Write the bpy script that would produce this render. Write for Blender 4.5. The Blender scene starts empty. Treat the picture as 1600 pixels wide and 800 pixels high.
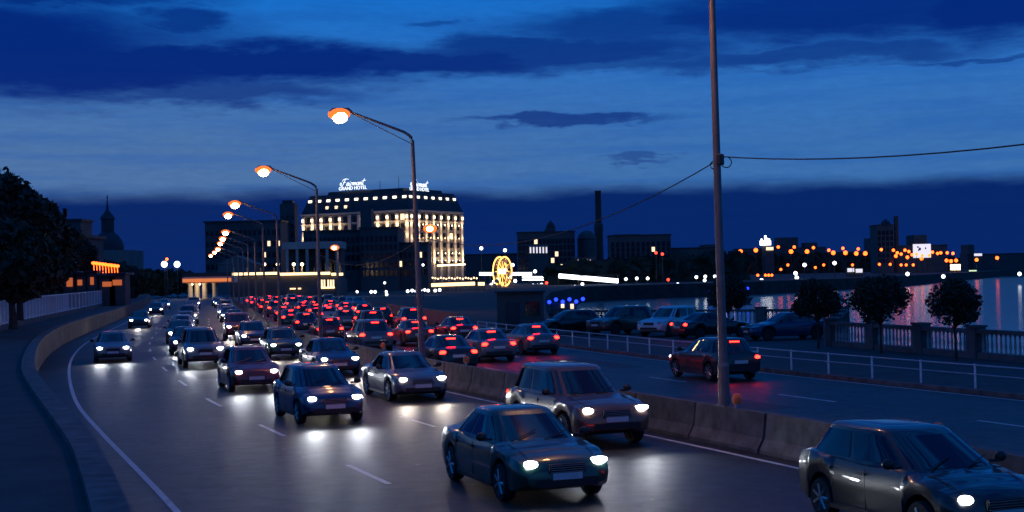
import bpy, math, random
from mathutils import Matrix, Vector
random.seed(7)
SC = bpy.context.scene
COL = SC.collection
PI = math.pi
R = math.radians

# ------------------------------------------------------------------ camera
F, CX, CY, HC = 2200.0, 800.0, 400.0, 3.8
PITCH, ROLL = R(.78), R(1.2)
cd = bpy.data.cameras.new('camera'); cam = bpy.data.objects.new('camera', cd); COL.objects.link(cam)
cd.sensor_width = 36; cd.lens = F / 1600 * 36; cd.clip_start = .1; cd.clip_end = 9000
cam.matrix_world = Matrix.Translation((0, 0, HC)) @ Matrix.Rotation(PI / 2 + PITCH, 4, 'X') @ Matrix.Rotation(-ROLL, 4, 'Z')
SC.camera = cam

# ------------------------------------------------------------------ world: dusk sky with cloud banks
SKY_STRENGTH = .083
W = bpy.data.worlds.new('World'); SC.world = W; W.use_nodes = True
nt = W.node_tree; nt.nodes.clear()
def N(t, **k):
    n = nt.nodes.new(t)
    for a, b in k.items(): setattr(n, a, b)
    return n
def mth(op, a, b=None, c=None):
    n = N('ShaderNodeMath', operation=op)
    for i, v in enumerate((a, b, c)):
        if v is None: continue
        if isinstance(v, (int, float)): n.inputs[i].default_value = v
        else: nt.links.new(v, n.inputs[i])
    return n.outputs[0]
def mixc(f, a, b, mode='MIX'):
    n = N('ShaderNodeMix', data_type='RGBA', blend_type=mode)
    for s, v in ((n.inputs[0], f), (n.inputs[6], a), (n.inputs[7], b)):
        if isinstance(v, (int, float)): s.default_value = v
        elif isinstance(v, tuple): s.default_value = (*v, 1)
        else: nt.links.new(v, s)
    return n.outputs[2]
def smooth(v, lo, hi):
    n = N('ShaderNodeMapRange', interpolation_type='SMOOTHSTEP')
    nt.links.new(v, n.inputs[0]); n.inputs[1].default_value = lo; n.inputs[2].default_value = hi
    return n.outputs[0]
tc = N('ShaderNodeTexCoord'); sep = N('ShaderNodeSeparateXYZ'); nt.links.new(tc.outputs['Generated'], sep.inputs[0])
U0 = mth('MULTIPLY', mth('ARCTAN2', sep.outputs[0], sep.outputs[1]), F)      # azimuth, in units of 1/2200 rad
V0 = mth('MULTIPLY', mth('ARCSINE', sep.outputs[2]), F)                      # elevation, same units
def noise(sx, sy, det, off=0., rough=.55):
    cb = N('ShaderNodeCombineXYZ')
    nt.links.new(mth('DIVIDE', U0, sx), cb.inputs[0]); nt.links.new(mth('DIVIDE', V0, sy), cb.inputs[1]); cb.inputs[2].default_value = off
    n = N('ShaderNodeTexNoise'); n.inputs['Scale'].default_value = 1; n.inputs['Detail'].default_value = det
    n.inputs['Roughness'].default_value = rough
    nt.links.new(cb.outputs[0], n.inputs['Vector']); return n.outputs[0]
nA, nB, nC = noise(170, 38, 5, 1.3), noise(150, 34, 5, 8.1), noise(60, 15, 4, 4.4, .6)
U = mth('ADD', U0, mth('MULTIPLY', mth('SUBTRACT', nA, .5), 190))
V = mth('ADD', V0, mth('ADD', mth('MULTIPLY', mth('SUBTRACT', nB, .5), 62), mth('MULTIPLY', mth('SUBTRACT', nC, .5), 26)))
def blob(u, v, rx, ry, w=1., soft=.55):
    u0 = u - 800; v0 = 430 - .021 * u0 - v
    a = mth('DIVIDE', mth('SUBTRACT', U, u0), rx); b = mth('DIVIDE', mth('SUBTRACT', V, v0), ry)
    d = mth('SQRT', mth('ADD', mth('MULTIPLY', a, a), mth('MULTIPLY', b, b)))
    return mth('MULTIPLY', mth('SUBTRACT', 1., smooth(d, 1 - soft, 1 + soft * .45)), w)
clouds = None
for a in [(-40, 95, 480, 88, 1), (170, 118, 380, 58, 1), (470, 104, 260, 36, 1), (330, 108, 420, 42, 1), (640, 100, 330, 26, .95), (880, 82, 330, 30, .85), (60, 5, 330, 42, .95), (300, 44, 70, 26, .85),
          (330, 152, 270, 22, .75), (1010, 45, 260, 36, .8), (1330, 30, 420, 60, .95), (1580, 30, 260, 62, 1), (1250, 96, 330, 22, .75), (1000, 100, 240, 16, .6),
          (890, 187, 175, 9, .75), (1500, 114, 150, 8, .6), (1000, 251, 60, 6, .5), (680, 42, 60, 8, .5), (-500, 60, 420, 60, 1), (2150, 40, 500, 60, 1), (2600, 190, 400, 20, .7), (-1100, 150, 420, 30, .8)]:
    m = blob(*a); clouds = m if clouds is None else mth('MAXIMUM', clouds, m)
gen = noise(420, 120, 6, 12.7)                                             # the rest of the sky; unseen overhead cloud is thickened to dim the ground
clouds = mth('MAXIMUM', clouds, mth('MULTIPLY', smooth(gen, .40, .57), mth('MULTIPLY', smooth(V0, 470, 700), .95)))
streak = noise(300, 22, 5, 3.9)
bank = mth('SUBTRACT', 1., smooth(mth('ADD', V0, mth('MULTIPLY', mth('SUBTRACT', nA, .5), 34)), 116, 150))
sky = N('ShaderNodeTexSky', sky_type='NISHITA', sun_disc=False)
sky.sun_elevation = R(2.0); sky.sun_rotation = R(205); sky.altitude = 100; sky.air_density = 1.2; sky.dust_density = .6; sky.ozone_density = 5
# dusk: the sky's own light, cooled
clear = mixc(1., sky.outputs[0], (.18, .72, 2.0), 'MULTIPLY')
lum = N('ShaderNodeRGBToBW'); nt.links.new(sky.outputs[0], lum.inputs[0])
up = smooth(V0, 120, 520)
twi = mixc(up, (.6, 2.1, 5.5), (.04, 2.0, 7.8))
twi = mixc(mth('MULTIPLY', smooth(mth('MULTIPLY', U0, -1.), -500, 600), mth('SUBTRACT', 1., smooth(V0, 150, 380))), twi, (1.0, 2.25, 5.0))
clear = mixc(.9, clear, twi)
clear = mixc(1., clear, mixc(noise(26, 7, 3, 22.), (.86, .86, .88), (1.12, 1.12, 1.1)), 'MULTIPLY')
clear = mixc(mth('MULTIPLY', smooth(streak, .42, .68), .35), clear, (.12, 1.15, 5.0))
col = mixc(mth('MULTIPLY', clouds, .93), clear, (.004, .16, 2.1))
col = mixc(mth('MULTIPLY', bank, .96), col, (.004, .17, 1.5))
bg = N('ShaderNodeBackground'); bg.inputs[1].default_value = SKY_STRENGTH
nt.links.new(col, bg.inputs[0]); wo = N('ShaderNodeOutputWorld'); nt.links.new(bg.outputs[0], wo.inputs[0])

# ------------------------------------------------------------------ render settings (after sunset: no sun lamp)
SC.render.engine = 'CYCLES'
SC.cycles.use_denoising = True
SC.cycles.use_light_tree = True
SC.cycles.sample_clamp_indirect = 4; SC.cycles.sample_clamp_direct = 0
SC.cycles.max_bounces = 3; SC.cycles.diffuse_bounces = 1; SC.cycles.glossy_bounces = 2
SC.cycles.caustics_reflective = False; SC.cycles.caustics_refractive = False
SC.view_settings.view_transform = 'Standard'; SC.view_settings.look = 'None'
SC.view_settings.gamma = 1; SC.view_settings.exposure = 0; SC.view_settings.use_curve_mapping = False

# ------------------------------------------------------------------ materials
MATS = {}
def mat(name, col, rough=.7, metal=0., var=.25, scale=3., bump=0., coat=0., spec=.5, stretch=None):
    if name in MATS: return MATS[name]
    m = bpy.data.materials.new(name); m.use_nodes = True; t = m.node_tree; b = t.nodes['Principled BSDF']
    b.inputs['Roughness'].default_value = rough; b.inputs['Metallic'].default_value = metal
    b.inputs['Coat Weight'].default_value = coat; b.inputs['Specular IOR Level'].default_value = spec
    tcn = t.nodes.new('ShaderNodeTexCoord'); nz = t.nodes.new('ShaderNodeTexNoise')
    nz.inputs['Scale'].default_value = scale; nz.inputs['Detail'].default_value = 6
    src = tcn.outputs['Object']
    if stretch:
        mp = t.nodes.new('ShaderNodeMapping'); mp.inputs['Scale'].default_value = stretch; t.links.new(src, mp.inputs[0]); src = mp.outputs[0]
    t.links.new(src, nz.inputs['Vector'])
    rp = t.nodes.new('ShaderNodeValToRGB')
    rp.color_ramp.elements[0].position = .3; rp.color_ramp.elements[1].position = .7
    rp.color_ramp.elements[0].color = (*[c * (1 - var) for c in col], 1); rp.color_ramp.elements[1].color = (*[min(1, c * (1 + var)) for c in col], 1)
    t.links.new(nz.outputs[0], rp.inputs[0]); t.links.new(rp.outputs[0], b.inputs['Base Color'])
    if bump:
        bp = t.nodes.new('ShaderNodeBump'); bp.inputs['Strength'].default_value = bump; bp.inputs['Distance'].default_value = .02
        t.links.new(nz.outputs[0], bp.inputs['Height']); t.links.new(bp.outputs[0], b.inputs['Normal'])
    MATS[name] = m; return m
def emit(name, col, s):
    if name in MATS: return MATS[name]
    m = bpy.data.materials.new(name); m.use_nodes = True; b = m.node_tree.nodes['Principled BSDF']
    b.inputs['Base Color'].default_value = (*col, 1); b.inputs['Roughness'].default_value = .3
    b.inputs['Emission Color'].default_value = (*col, 1); b.inputs['Emission Strength'].default_value = s
    MATS[name] = m; return m

def asphalt():
    m = bpy.data.materials.new('asphalt'); m.use_nodes = True; t = m.node_tree; b = t.nodes['Principled BSDF']
    tcn = t.nodes.new('ShaderNodeTexCoord')
    def nz(s, d, r=.55):
        n = t.nodes.new('ShaderNodeTexNoise'); n.inputs['Scale'].default_value = s; n.inputs['Detail'].default_value = d; n.inputs['Roughness'].default_value = r
        t.links.new(tcn.outputs['Object'], n.inputs['Vector']); return n.outputs[0]
    big, mid, fine = nz(.35, 5), nz(2.2, 6, .65), nz(38, 3, .7)
    def ramp(src, p0, p1, c0, c1):
        r = t.nodes.new('ShaderNodeValToRGB'); e = r.color_ramp.elements
        e[0].position, e[1].position = p0, p1; e[0].color = (*c0, 1); e[1].color = (*c1, 1); t.links.new(src, r.inputs[0]); return r.outputs[0]
    def mx(f, a, c, mode):
        n = t.nodes.new('ShaderNodeMix'); n.data_type = 'RGBA'; n.blend_type = mode; n.inputs[0].default_value = f
        t.links.new(a, n.inputs[6]); t.links.new(c, n.inputs[7]); return n.outputs[2]
    c = mx(1, ramp(big, .32, .7, (.024, .023, .024), (.046, .043, .042)), ramp(mid, .3, .7, (.62, .62, .62), (1.25, 1.22, 1.2)), 'MULTIPLY')
    c = mx(1, c, ramp(fine, .35, .72, (.6, .6, .6), (1.7, 1.7, 1.7)), 'MULTIPLY')
    # cracks and tar seams, bright flecks of grit
    wp = t.nodes.new('ShaderNodeTexNoise'); wp.inputs['Scale'].default_value = .9; wp.inputs['Detail'].default_value = 5; t.links.new(tcn.outputs['Object'], wp.inputs['Vector'])
    va = t.nodes.new('ShaderNodeVectorMath'); va.operation = 'MULTIPLY_ADD'; va.inputs[1].default_value = (1.6, 1.6, 0); t.links.new(wp.outputs['Color'], va.inputs[0]); t.links.new(tcn.outputs['Object'], va.inputs[2])
    vo = t.nodes.new('ShaderNodeTexVoronoi'); vo.feature = 'DISTANCE_TO_EDGE'; vo.inputs['Scale'].default_value = .21; t.links.new(va.outputs[0], vo.inputs['Vector'])
    c = mx(1, c, ramp(vo.outputs['Distance'], .002, .012, (.35, .35, .35), (1, 1, 1)), 'MULTIPLY')
    vg = t.nodes.new('ShaderNodeTexVoronoi'); vg.inputs['Scale'].default_value = 1.1; t.links.new(tcn.outputs['Object'], vg.inputs['Vector'])
    c = mx(1, c, ramp(vg.outputs['Distance'], .035, .05, (.28, .27, .25), (0, 0, 0)), 'ADD')
    st = nz(.16, 4, .6); c = mx(1, c, ramp(st, .42, .6, (.55, .55, .56), (1.1, 1.08, 1.05)), 'MULTIPLY')
    t.links.new(c, b.inputs['Base Color'])
    rr = t.nodes.new('ShaderNodeMapRange'); rr.inputs[3].default_value = .34; rr.inputs[4].default_value = .68
    t.links.new(mid, rr.inputs[0]); t.links.new(rr.outputs[0], b.inputs['Roughness'])
    bp = t.nodes.new('ShaderNodeBump'); bp.inputs['Strength'].default_value = .55; bp.inputs['Distance'].default_value = .012
    t.links.new(fine, bp.inputs['Height']); t.links.new(bp.outputs[0], b.inputs['Normal'])
    return m
def water_mat():
    m = bpy.data.materials.new('river_water'); m.use_nodes = True; t = m.node_tree; b = t.nodes['Principled BSDF']
    b.inputs['Base Color'].default_value = (.006, .014, .03, 1); b.inputs['Roughness'].default_value = .14; b.inputs['IOR'].default_value = 1.33
    tcn = t.nodes.new('ShaderNodeTexCoord'); mp = t.nodes.new('ShaderNodeMapping'); mp.inputs['Scale'].default_value = (.22, .5, 1)
    t.links.new(tcn.outputs['Object'], mp.inputs[0])
    n = t.nodes.new('ShaderNodeTexNoise'); n.inputs['Scale'].default_value = 1; n.inputs['Detail'].default_value = 4
    t.links.new(mp.outputs[0], n.inputs['Vector'])
    bp = t.nodes.new('ShaderNodeBump'); bp.inputs['Strength'].default_value = .35; bp.inputs['Distance'].default_value = .12
    t.links.new(n.outputs[0], bp.inputs['Height']); t.links.new(bp.outputs[0], b.inputs['Normal'])
    return m
ASPH, WATER = asphalt(), water_mat()
concrete = mat('concrete', (.11, .105, .10), .85, var=.45, scale=2.4, bump=.4)
wallmat = mat('retaining_concrete', (.085, .08, .077), .85, var=.4, scale=.9, bump=.4)
paving = mat('paving', (.05, .047, .045), .85, var=.35, scale=1.2, bump=.3)
soil = mat('soil', (.05, .05, .04), .95, var=.35, scale=.3)
paint_w = mat('road_paint', (.6, .6, .58), .6, var=.3, scale=6)
steel = mat('galvanised_steel', (.42, .42, .43), .42, .7, .15, 5)
dark_steel = mat('dark_steel', (.07, .068, .07), .45, .5, .2, 5)
rail_paint = mat('pale_rail_paint', (.8, .8, .8), .4, .1, .12, 6)
pole_mat = mat('pole_paint', (.20, .17, .16), .45, .3, .2, 3)
rubber = mat('rubber', (.018, .018, .018), .8, 0, .2, 8)
alloy = mat('alloy', (.45, .45, .46), .3, .9, .1, 8)
glassm = mat('car_glass', (.008, .009, .012), .06, 0, .1, 2, spec=.8)
plastic = mat('black_plastic', (.015, .015, .016), .5, 0, .2, 8)
platem = mat('number_plate', (.65, .65, .62), .4, 0, .08, 12)
bark = mat('bark', (.05, .04, .03), .9, 0, .35, 6, bump=.5)
leaf = mat('leaf', (.035, .055, .022), .6, 0, .4, 1.4)
leaf_dk = mat('leaf_dark', (.022, .034, .016), .65, 0, .4, .6)
bldg_dark = mat('facade_dark', (.10, .095, .09), .85, 0, .2, .25)
bldg_mid = mat('facade_grey', (.20, .18, .165), .85, 0, .2, .25)
bldg_pale = mat('facade_pale', (.45, .40, .34), .8, 0, .15, .3)
roofm = mat('roof_metal', (.045, .045, .05), .6, .2, .25, .4)
brickm = mat('brick_dark', (.12, .07, .055), .9, 0, .25, .6)
pane_dk = mat('dark_pane', (.012, .014, .018), .12, 0, .2, 1)
E_HEAD = emit('headlamp_light', (.90, .95, 1.0), 18)
E_HEADW = emit('halogen_headlamp', (1.0, .88, .72), 18)
E_TAIL = emit('tail_light', (1.0, .006, .003), 48)
E_SOD = emit('sodium_halo', (1.0, .17, .02), 1.5)  # orange halo glow, put on a bowl round each street lamp core
E_SODC = emit('sodium_tube', (1.0, .62, .30), 45)
E_OR = emit('far_sodium', (1.0, .10, .010), 6.5)
E_WH = emit('white_light', (.95, .97, 1.0), 4)
E_WM = emit('warm_light', (1.0, .74, .42), 5)
E_STRIP = emit('warm_strip', (1.0, .66, .30), 2.6)
E_ORS = emit('deck_glow', (1.0, .27, .07), .75)
E_BLUE = emit('blue_light', (.01, .03, 1.0), 5)
E_RED = emit('red_light', (1.0, .04, .02), 5)
E_WHEEL = emit('ferris_tube', (1.0, .48, .10), 3.2)
E_SIGN = emit('sign_letters', (.9, .95, 1.0), 1.5)
E_WIN = emit('lit_window', (1.0, .72, .40), 1.6)
E_BOARD = emit('lit_board', (.85, .80, .85), 1.0)

# ------------------------------------------------------------------ mesh helpers
class MB:
    def __init__(s): s.v = []; s.f = []
    def add(s, vs, fs):
        k = len(s.v); s.v += [tuple(p) for p in vs]; s.f += [tuple(i + k for i in q) for q in fs]; return s
    def box(s, c, d, rz=0., taper=1.):
        x, y, z = d[0] / 2, d[1] / 2, d[2] / 2; co, si = math.cos(rz), math.sin(rz); vs = []
        for (a, b, e) in ((-1,-1,-1),(1,-1,-1),(1,1,-1),(-1,1,-1),(-1,-1,1),(1,-1,1),(1,1,1),(-1,1,1)):
            k = taper if e > 0 else 1.
            px, py = a * x * k, b * y * k
            vs.append((c[0] + px * co - py * si, c[1] + px * si + py * co, c[2] + e * z))
        return s.add(vs, [(0,3,2,1),(4,5,6,7),(0,1,5,4),(1,2,6,5),(2,3,7,6),(3,0,4,7)])
    def prism(s, poly, z0, z1):
        n = len(poly)
        return s.add([(x, y, z0) for x, y in poly] + [(x, y, z1) for x, y in poly],
                     [tuple(range(n - 1, -1, -1)), tuple(range(n, 2 * n))] + [(i, (i + 1) % n, n + (i + 1) % n, n + i) for i in range(n)])
    def tube(s, pts, r, n=8, caps=True):
        pts = [Vector(p) for p in pts]; rs = r if isinstance(r, (list, tuple)) else [r] * len(pts); rings = []
        for i, p in enumerate(pts):
            d = (pts[min(i + 1, len(pts) - 1)] - pts[max(i - 1, 0)]).normalized()
            a = d.cross(Vector((0, 0, 1)) if abs(d.z) < .95 else Vector((1, 0, 0))).normalized(); b = d.cross(a)
            rings.append([p + (a * math.cos(2 * PI * j / n) + b * math.sin(2 * PI * j / n)) * rs[i] for j in range(n)])
        fs = []
        for i in range(len(pts) - 1):
            for j in range(n): fs.append((i * n + j, i * n + (j + 1) % n, (i + 1) * n + (j + 1) % n, (i + 1) * n + j))
        if caps: fs += [tuple(range(n - 1, -1, -1)), tuple(range((len(pts) - 1) * n, len(pts) * n))]
        return s.add([v for q in rings for v in q], fs)
    def lathe(s, prof, c=(0, 0, 0), n=12, axis='Z'):
        vs = []; m = len(prof)
        for (r, h) in prof:
            for j in range(n):
                a = 2 * PI * j / n; p = (r * math.cos(a), r * math.sin(a), h)
                if axis == 'Y': p = (p[0], p[2], p[1])
                if axis == 'X': p = (p[2], p[0], p[1])
                vs.append((c[0] + p[0], c[1] + p[1], c[2] + p[2]))
        fs = [(i * n + j, i * n + (j + 1) % n, (i + 1) * n + (j + 1) % n, (i + 1) * n + j) for i in range(m - 1) for j in range(n)]
        fs += [tuple(range(n - 1, -1, -1)), tuple(range((m - 1) * n, m * n))]
        return s.add(vs, fs)
    def ball(s, c, r, n=10, sc=(1, 1, 1)):
        m = max(4, n // 2); prof = [(max(1e-4, r * math.sin(PI * i / m)), -r * math.cos(PI * i / m)) for i in range(m + 1)]
        k = len(s.v); s.lathe(prof, (0, 0, 0), n)
        s.v[k:] = [(c[0] + x * sc[0], c[1] + y * sc[1], c[2] + z * sc[2]) for x, y, z in s.v[k:]]; return s
    def mesh(s, name, m, smooth=None):
        me = bpy.data.meshes.new(name); me.from_pydata(s.v, [], s.f); me.update()
        import bmesh
        bm = bmesh.new(); bm.from_mesh(me); bmesh.ops.recalc_face_normals(bm, faces=bm.faces)
        if smooth:
            for f in bm.faces: f.smooth = True
            for e in bm.edges:
                if len(e.link_faces) == 2 and e.calc_face_angle(0) > R(smooth): e.smooth = False
        bm.to_mesh(me); bm.free()
        if m: me.materials.append(m)
        return me
    def build(s, name, m, parent=None, smooth=None):
        return link(name, s.mesh(name, m, smooth), parent)
def link(name, me, parent=None):
    o = bpy.data.objects.new(name, me); COL.objects.link(o)
    if parent: o.parent = parent
    return o
def tag(o, label=None, cat=None, group=None, kind=None):
    for k, v in (('label', label), ('category', cat), ('group', group), ('kind', kind)):
        if v: o[k] = v
    return o
def empty(name, loc=(0, 0, 0), rz=0.):
    o = bpy.data.objects.new(name, None); COL.objects.link(o); o.location = loc; o.rotation_euler = (0, 0, rz); o.empty_display_size = .3; return o
def copy_tree(o, parent=None):
    c = o.copy(); COL.objects.link(c); c.parent = parent
    for ch in list(o.children): copy_tree(ch, c)
    return c
def ray(u, v):
    x, y = (u - CX) / F, (CY - v) / F; c, s = math.cos(ROLL), math.sin(ROLL)
    X, Y = c * x + s * y, -s * x + c * y; c, s = math.cos(PITCH), math.sin(PITCH)
    return Vector((X, c - Y * s, s + Y * c))
def at(u, v, D):                      # a sight line of the photograph cut at depth D
    d = ray(u, v); return Vector((0, 0, HC)) + d * (D / d.y)
ORD = ['first', 'second', 'third', 'fourth', 'fifth', 'sixth', 'seventh', 'eighth', 'ninth', 'tenth', 'eleventh', 'twelfth', 'thirteenth', 'fourteenth', 'fifteenth',
       'sixteenth', 'seventeenth', 'eighteenth', 'nineteenth', 'twentieth', 'twenty-first', 'twenty-second', 'twenty-third', 'twenty-fourth', 'twenty-fifth', 'twenty-sixth', 'twenty-seventh', 'twenty-eighth']

# ------------------------------------------------------------------ the road's line: the median, sampled every metre
CTRL = [(28, -35), (15.4, 0), (7.2, 24), (4.6, 31), (.4, 41.7), (-3.4, 52), (-9.8, 72), (-15.2, 92), (-19.9, 113), (-24.4, 134), (-29, 155), (-33.6, 176), (-38.3, 197), (-43.2, 218), (-56, 270), (-76, 345), (-120, 470)]
MED = []
for i in range(len(CTRL) - 1):
    p0, p1, p2, p3 = [Vector(CTRL[max(0, min(len(CTRL) - 1, i + k))]) for k in (-1, 0, 1, 2)]
    for j in range(24):
        t = j / 24
        MED.append(.5 * (2 * p1 + (p2 - p0) * t + (2 * p0 - 5 * p1 + 4 * p2 - p3) * t * t + (3 * p1 - p0 - 3 * p2 + p3) * t ** 3))
for _ in range(30): MED = [MED[0]] + [(MED[i - 1] + MED[i] * 2 + MED[i + 1]) / 4 for i in range(1, len(MED) - 1)] + [MED[-1]]
arc = [0.]
for a, b in zip(MED, MED[1:]): arc.append(arc[-1] + (b - a).length)
def on(s, off=0.):                    # point and heading at arc length s, offset to the right
    s = max(0, min(arc[-1] - .01, s)); lo, hi = 0, len(arc) - 1
    while hi - lo > 1:
        m = (lo + hi) // 2
        if arc[m] <= s: lo = m
        else: hi = m
    t = (s - arc[lo]) / (arc[lo + 1] - arc[lo]); p = MED[lo].lerp(MED[lo + 1], t)
    a, b = MED[max(0, lo - 6)], MED[min(len(MED) - 1, lo + 7)]; d = (b - a).normalized()
    return p + Vector((d.y, -d.x)) * off, math.atan2(d.y, d.x)
def s_at_y(y):
    for i in range(len(MED) - 1):
        if MED[i].y <= y <= MED[i + 1].y: return arc[i] + (arc[i + 1] - arc[i]) * (y - MED[i].y) / max(1e-6, MED[i + 1].y - MED[i].y)
    return 0.
def strip(name, o0, o1, z0, z1, s0, s1, m, step=2., parent=None, thick=0.):
    mb = MB(); n = max(2, int((s1 - s0) / step)); vs = []
    for i in range(n + 1):
        s = s0 + (s1 - s0) * i / n; a, _ = on(s, o0); b, _ = on(s, o1); vs += [(a.x, a.y, z0), (b.x, b.y, z1)]
        if thick: vs += [(b.x, b.y, z1 - thick), (a.x, a.y, z0 - thick)]
    k = 4 if thick else 2; fs = []
    for i in range(n):
        q = i * k
        if thick: fs += [(q + j, q + (j + 1) % 4, q + k + (j + 1) % 4, q + k + j) for j in range(4)]
        else: fs.append((q, q + 1, q + k + 1, q + k))
    if thick: fs += [(0, 1, 2, 3), (n * k + 3, n * k + 2, n * k + 1, n * k)]
    return mb.add(vs, fs).build(name, m, parent)
SMAX = arc[-1] - 2
WALL, KERB_R, FENCE_R = -13.6, 12.3, 12.6

# ------------------------------------------------------------------ land, river, road
QUAY = [(26, 20), (21.6, 47), (15.2, 67.5), (21, 88), (3, 99), (3.5, 150), (5, 220), (8, 300), (20, 412), (84, 470), (159, 582), (330, 953), (620, 1500), (2600, 5200)]
land = QUAY + [(-4000, 5200), (-4000, -300), (60, -300), (40, -40)]
tag(MB().prism(land, -6, -.03).build('ground', soil), kind='structure')
tag(MB().add([(-60, -400, -4), (6000, -400, -4), (6000, 8000, -4), (-60, 8000, -4)], [(0, 1, 2, 3)]).build('river_water', WATER), kind='structure')
pv = [(on(s, KERB_R)[0].x, on(s, KERB_R)[0].y) for s in [s_at_y(15) + i * 4 for i in range(26)]]
top = [p for p in pv if p[1] < 112]
tag(MB().prism(top[::-1] + [(28, 12), (21.4, 47), (15.0, 67.3), (20.7, 87.8), (2.9, 98.8), (3.2, 110)], -.02, .13).build('quay_promenade', paving), kind='structure')
road = tag(strip('road', WALL - .1, KERB_R, 0, 0, 0, SMAX, ASPH), kind='structure')
lanes = [-10.2, -6.4, -2.5]                      # towards the camera
rlanes = [2.3, 5.8, 9.3]                         # away from it
for off in (-8.3, -4.45, 4.05, 7.55):
    s = s_at_y(12)
    while s < s_at_y(150):
        strip('lane_dash', off - .06, off + .06, .004, .004, s, s + 3, paint_w, 1.5, road); s += 9
for off in (-12.3, -.75, .75, 11.9): strip('edge_line', off - .06, off + .06, .004, .004, 0, SMAX - 40, paint_w, 3, road)
# darker repair patches in the worn surface
patchm = mat('asphalt_patch', (.034, .033, .033), .66, 0, .4, 9, bump=.5)
for s, o, l, w in ((62, -6.5, 5, 2), (40, 5, 5, 1.6), (58, 9, 7, 1.3)):
    strip('repair_patch', o - w / 2, o + w / 2, .003, .003, s + 36, s + 36 + l, patchm, 1, road)
kerb_r = tag(strip('kerb', KERB_R - .16, KERB_R + .02, .15, .15, 0, SMAX, concrete, thick=.2), kind='structure')

# ------------------------------------------------------------------ left retaining wall, raised footway, railing
foot = tag(strip('raised_footway', -21, WALL - .3, 1.1, 1.1, 0, SMAX - 60, paving), kind='structure')
rw = empty('retaining_wall'); tag(rw, 'curved concrete retaining wall with pale coping along the left edge of the road', 'wall')
s = 0
while s < SMAX - 62:
    L = 4.0
    strip('wall_panel', WALL - .28, WALL, 1.1, 1.1, s + .012, s + L - .012, wallmat, 1, rw, thick=1.2)
    strip('coping_stone', WALL - .36, WALL + .06, 1.22, 1.22, s + .006, s + L - .006, concrete, 1, rw, thick=.12)
    s += L
hr = empty('footway_railing'); tag(hr, 'pale metal railing with upright bars along the raised footway', 'railing')
RS0, RS1, RO = s_at_y(52), s_at_y(230), -16.9
for z, r in ((2.95, .04), (1.5, .03)):
    pts = [(*on(RS0 + i * 3, RO)[0], z) for i in range(int((RS1 - RS0) / 3))]
    MB().tube(pts, r, 6).build('rail', rail_paint, hr)
bar = MB().tube([(0, 0, 0), (0, 0, 1.45)], .012, 5).mesh('bar', rail_paint); post = MB().tube([(0, 0, -.1), (0, 0, 1.5)], .035, 6).mesh('post', rail_paint)
i = 0; s = RS0
rest = MB()
while s < RS1 - 3:
    p, _ = on(s, RO)
    if i % 8 == 0: link('post', post, hr).location = (p.x, p.y, 1.5)
    elif i < 300: link('bar', bar, hr).location = (p.x, p.y, 1.5)
    else: rest.tube([(p.x, p.y, 1.5), (p.x, p.y, 2.95)], .011, 4)
    s += .25 if i < 330 else .5; i += 1
tag(rest.build('bar', rail_paint, hr), kind='stuff')
strip('plinth', RO - .15, RO + .15, 1.42, 1.42, RS0, RS1, concrete, 2, hr, thick=.4)

# ------------------------------------------------------------------ median barrier of concrete blocks
mb = empty('median_barrier'); tag(mb, 'low concrete barrier of end-to-end blocks dividing the two carriageways', 'barrier')
prof = [(-.30, 0), (-.30, .08), (-.17, .30), (-.10, .82), (.10, .82), (.17, .30), (.30, .08), (.30, 0)]
bl = MB(); n = len(prof)
bl.add([(-1.47, y, z) for y, z in prof] + [(1.47, y, z) for y, z in prof], [tuple(range(n)), tuple(range(2 * n - 1, n - 1, -1))] + [(i, i + n, (i + 1) % n + n, (i + 1) % n) for i in range(n)])
blm = bl.mesh('barrier_block', concrete)
s = s_at_y(8)
while s < s_at_y(250):
    p, a = on(s, 0); o = link('barrier_block', blm, mb); o.location = (p.x, p.y, .005); o.rotation_euler = (0, 0, a + random.uniform(-.006, .006)); s += 3.0
orange = mat('orange_reflector', (.8, .16, .03), .35, 0, .1, 9)
for k, (y, lab) in enumerate(((24.0, 'nearest to the camera'), (31.4, 'at the foot of the tall right-hand pole'), (41.7, 'third from the camera'), (46.9, 'fourth from the camera'), (58, 'fifth from the camera, far along'))):
    p, a = on(s_at_y(y), 0); t = empty('barrier_reflector', (p.x, p.y, .82), a)
    if k == 1: t.location.x += .35; t.location.y -= .9
    tag(t, 'orange cap reflector on the median barrier, ' + lab, 'reflector', 'orange reflectors on the median barrier')
    MB().lathe([(.045, 0), (.045, .10)], n=10).build('stem', steel, t); MB().lathe([(.10, .10), (.105, .22), (.09, .28), (.05, .32)], n=12).build('cap', orange, t, 50)

# ------------------------------------------------------------------ right guard fence and roadside parapet
gf = empty('roadside_guard_fence'); tag(gf, 'low guard fence of thin pale posts and rails on the right kerb', 'fence')
g0, g1 = s_at_y(18), s_at_y(92)
gp = MB().tube([(0, 0, .13), (0, 0, .86)], .035, 8).mesh('post', rail_paint)
s = g0
while s < g1:
    p, _ = on(s, FENCE_R); link('post', gp, gf).location = (p.x, p.y, 0); s += 2.6
for z in (.82, .55):
    MB().tube([(*on(g0 + i * 2.6, FENCE_R)[0], z) for i in range(int((g1 - g0) / 2.6) + 1)], .03 if z > .6 else .02, 6).build('rail', steel, gf)
hp = empty('roadside_parapet'); tag(hp, 'solid brown parapet of long panels beside the far right lane', 'parapet')
brown = mat('brown_panel', (.30, .17, .10), .6, 0, .2, 2)
s = s_at_y(96)
while s < s_at_y(132):
    strip('panel', FENCE_R - .05, FENCE_R + .1, 1.25, 1.25, s + .03, s + 3.97, brown, 1, hp, thick=1.24); s += 4

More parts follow.
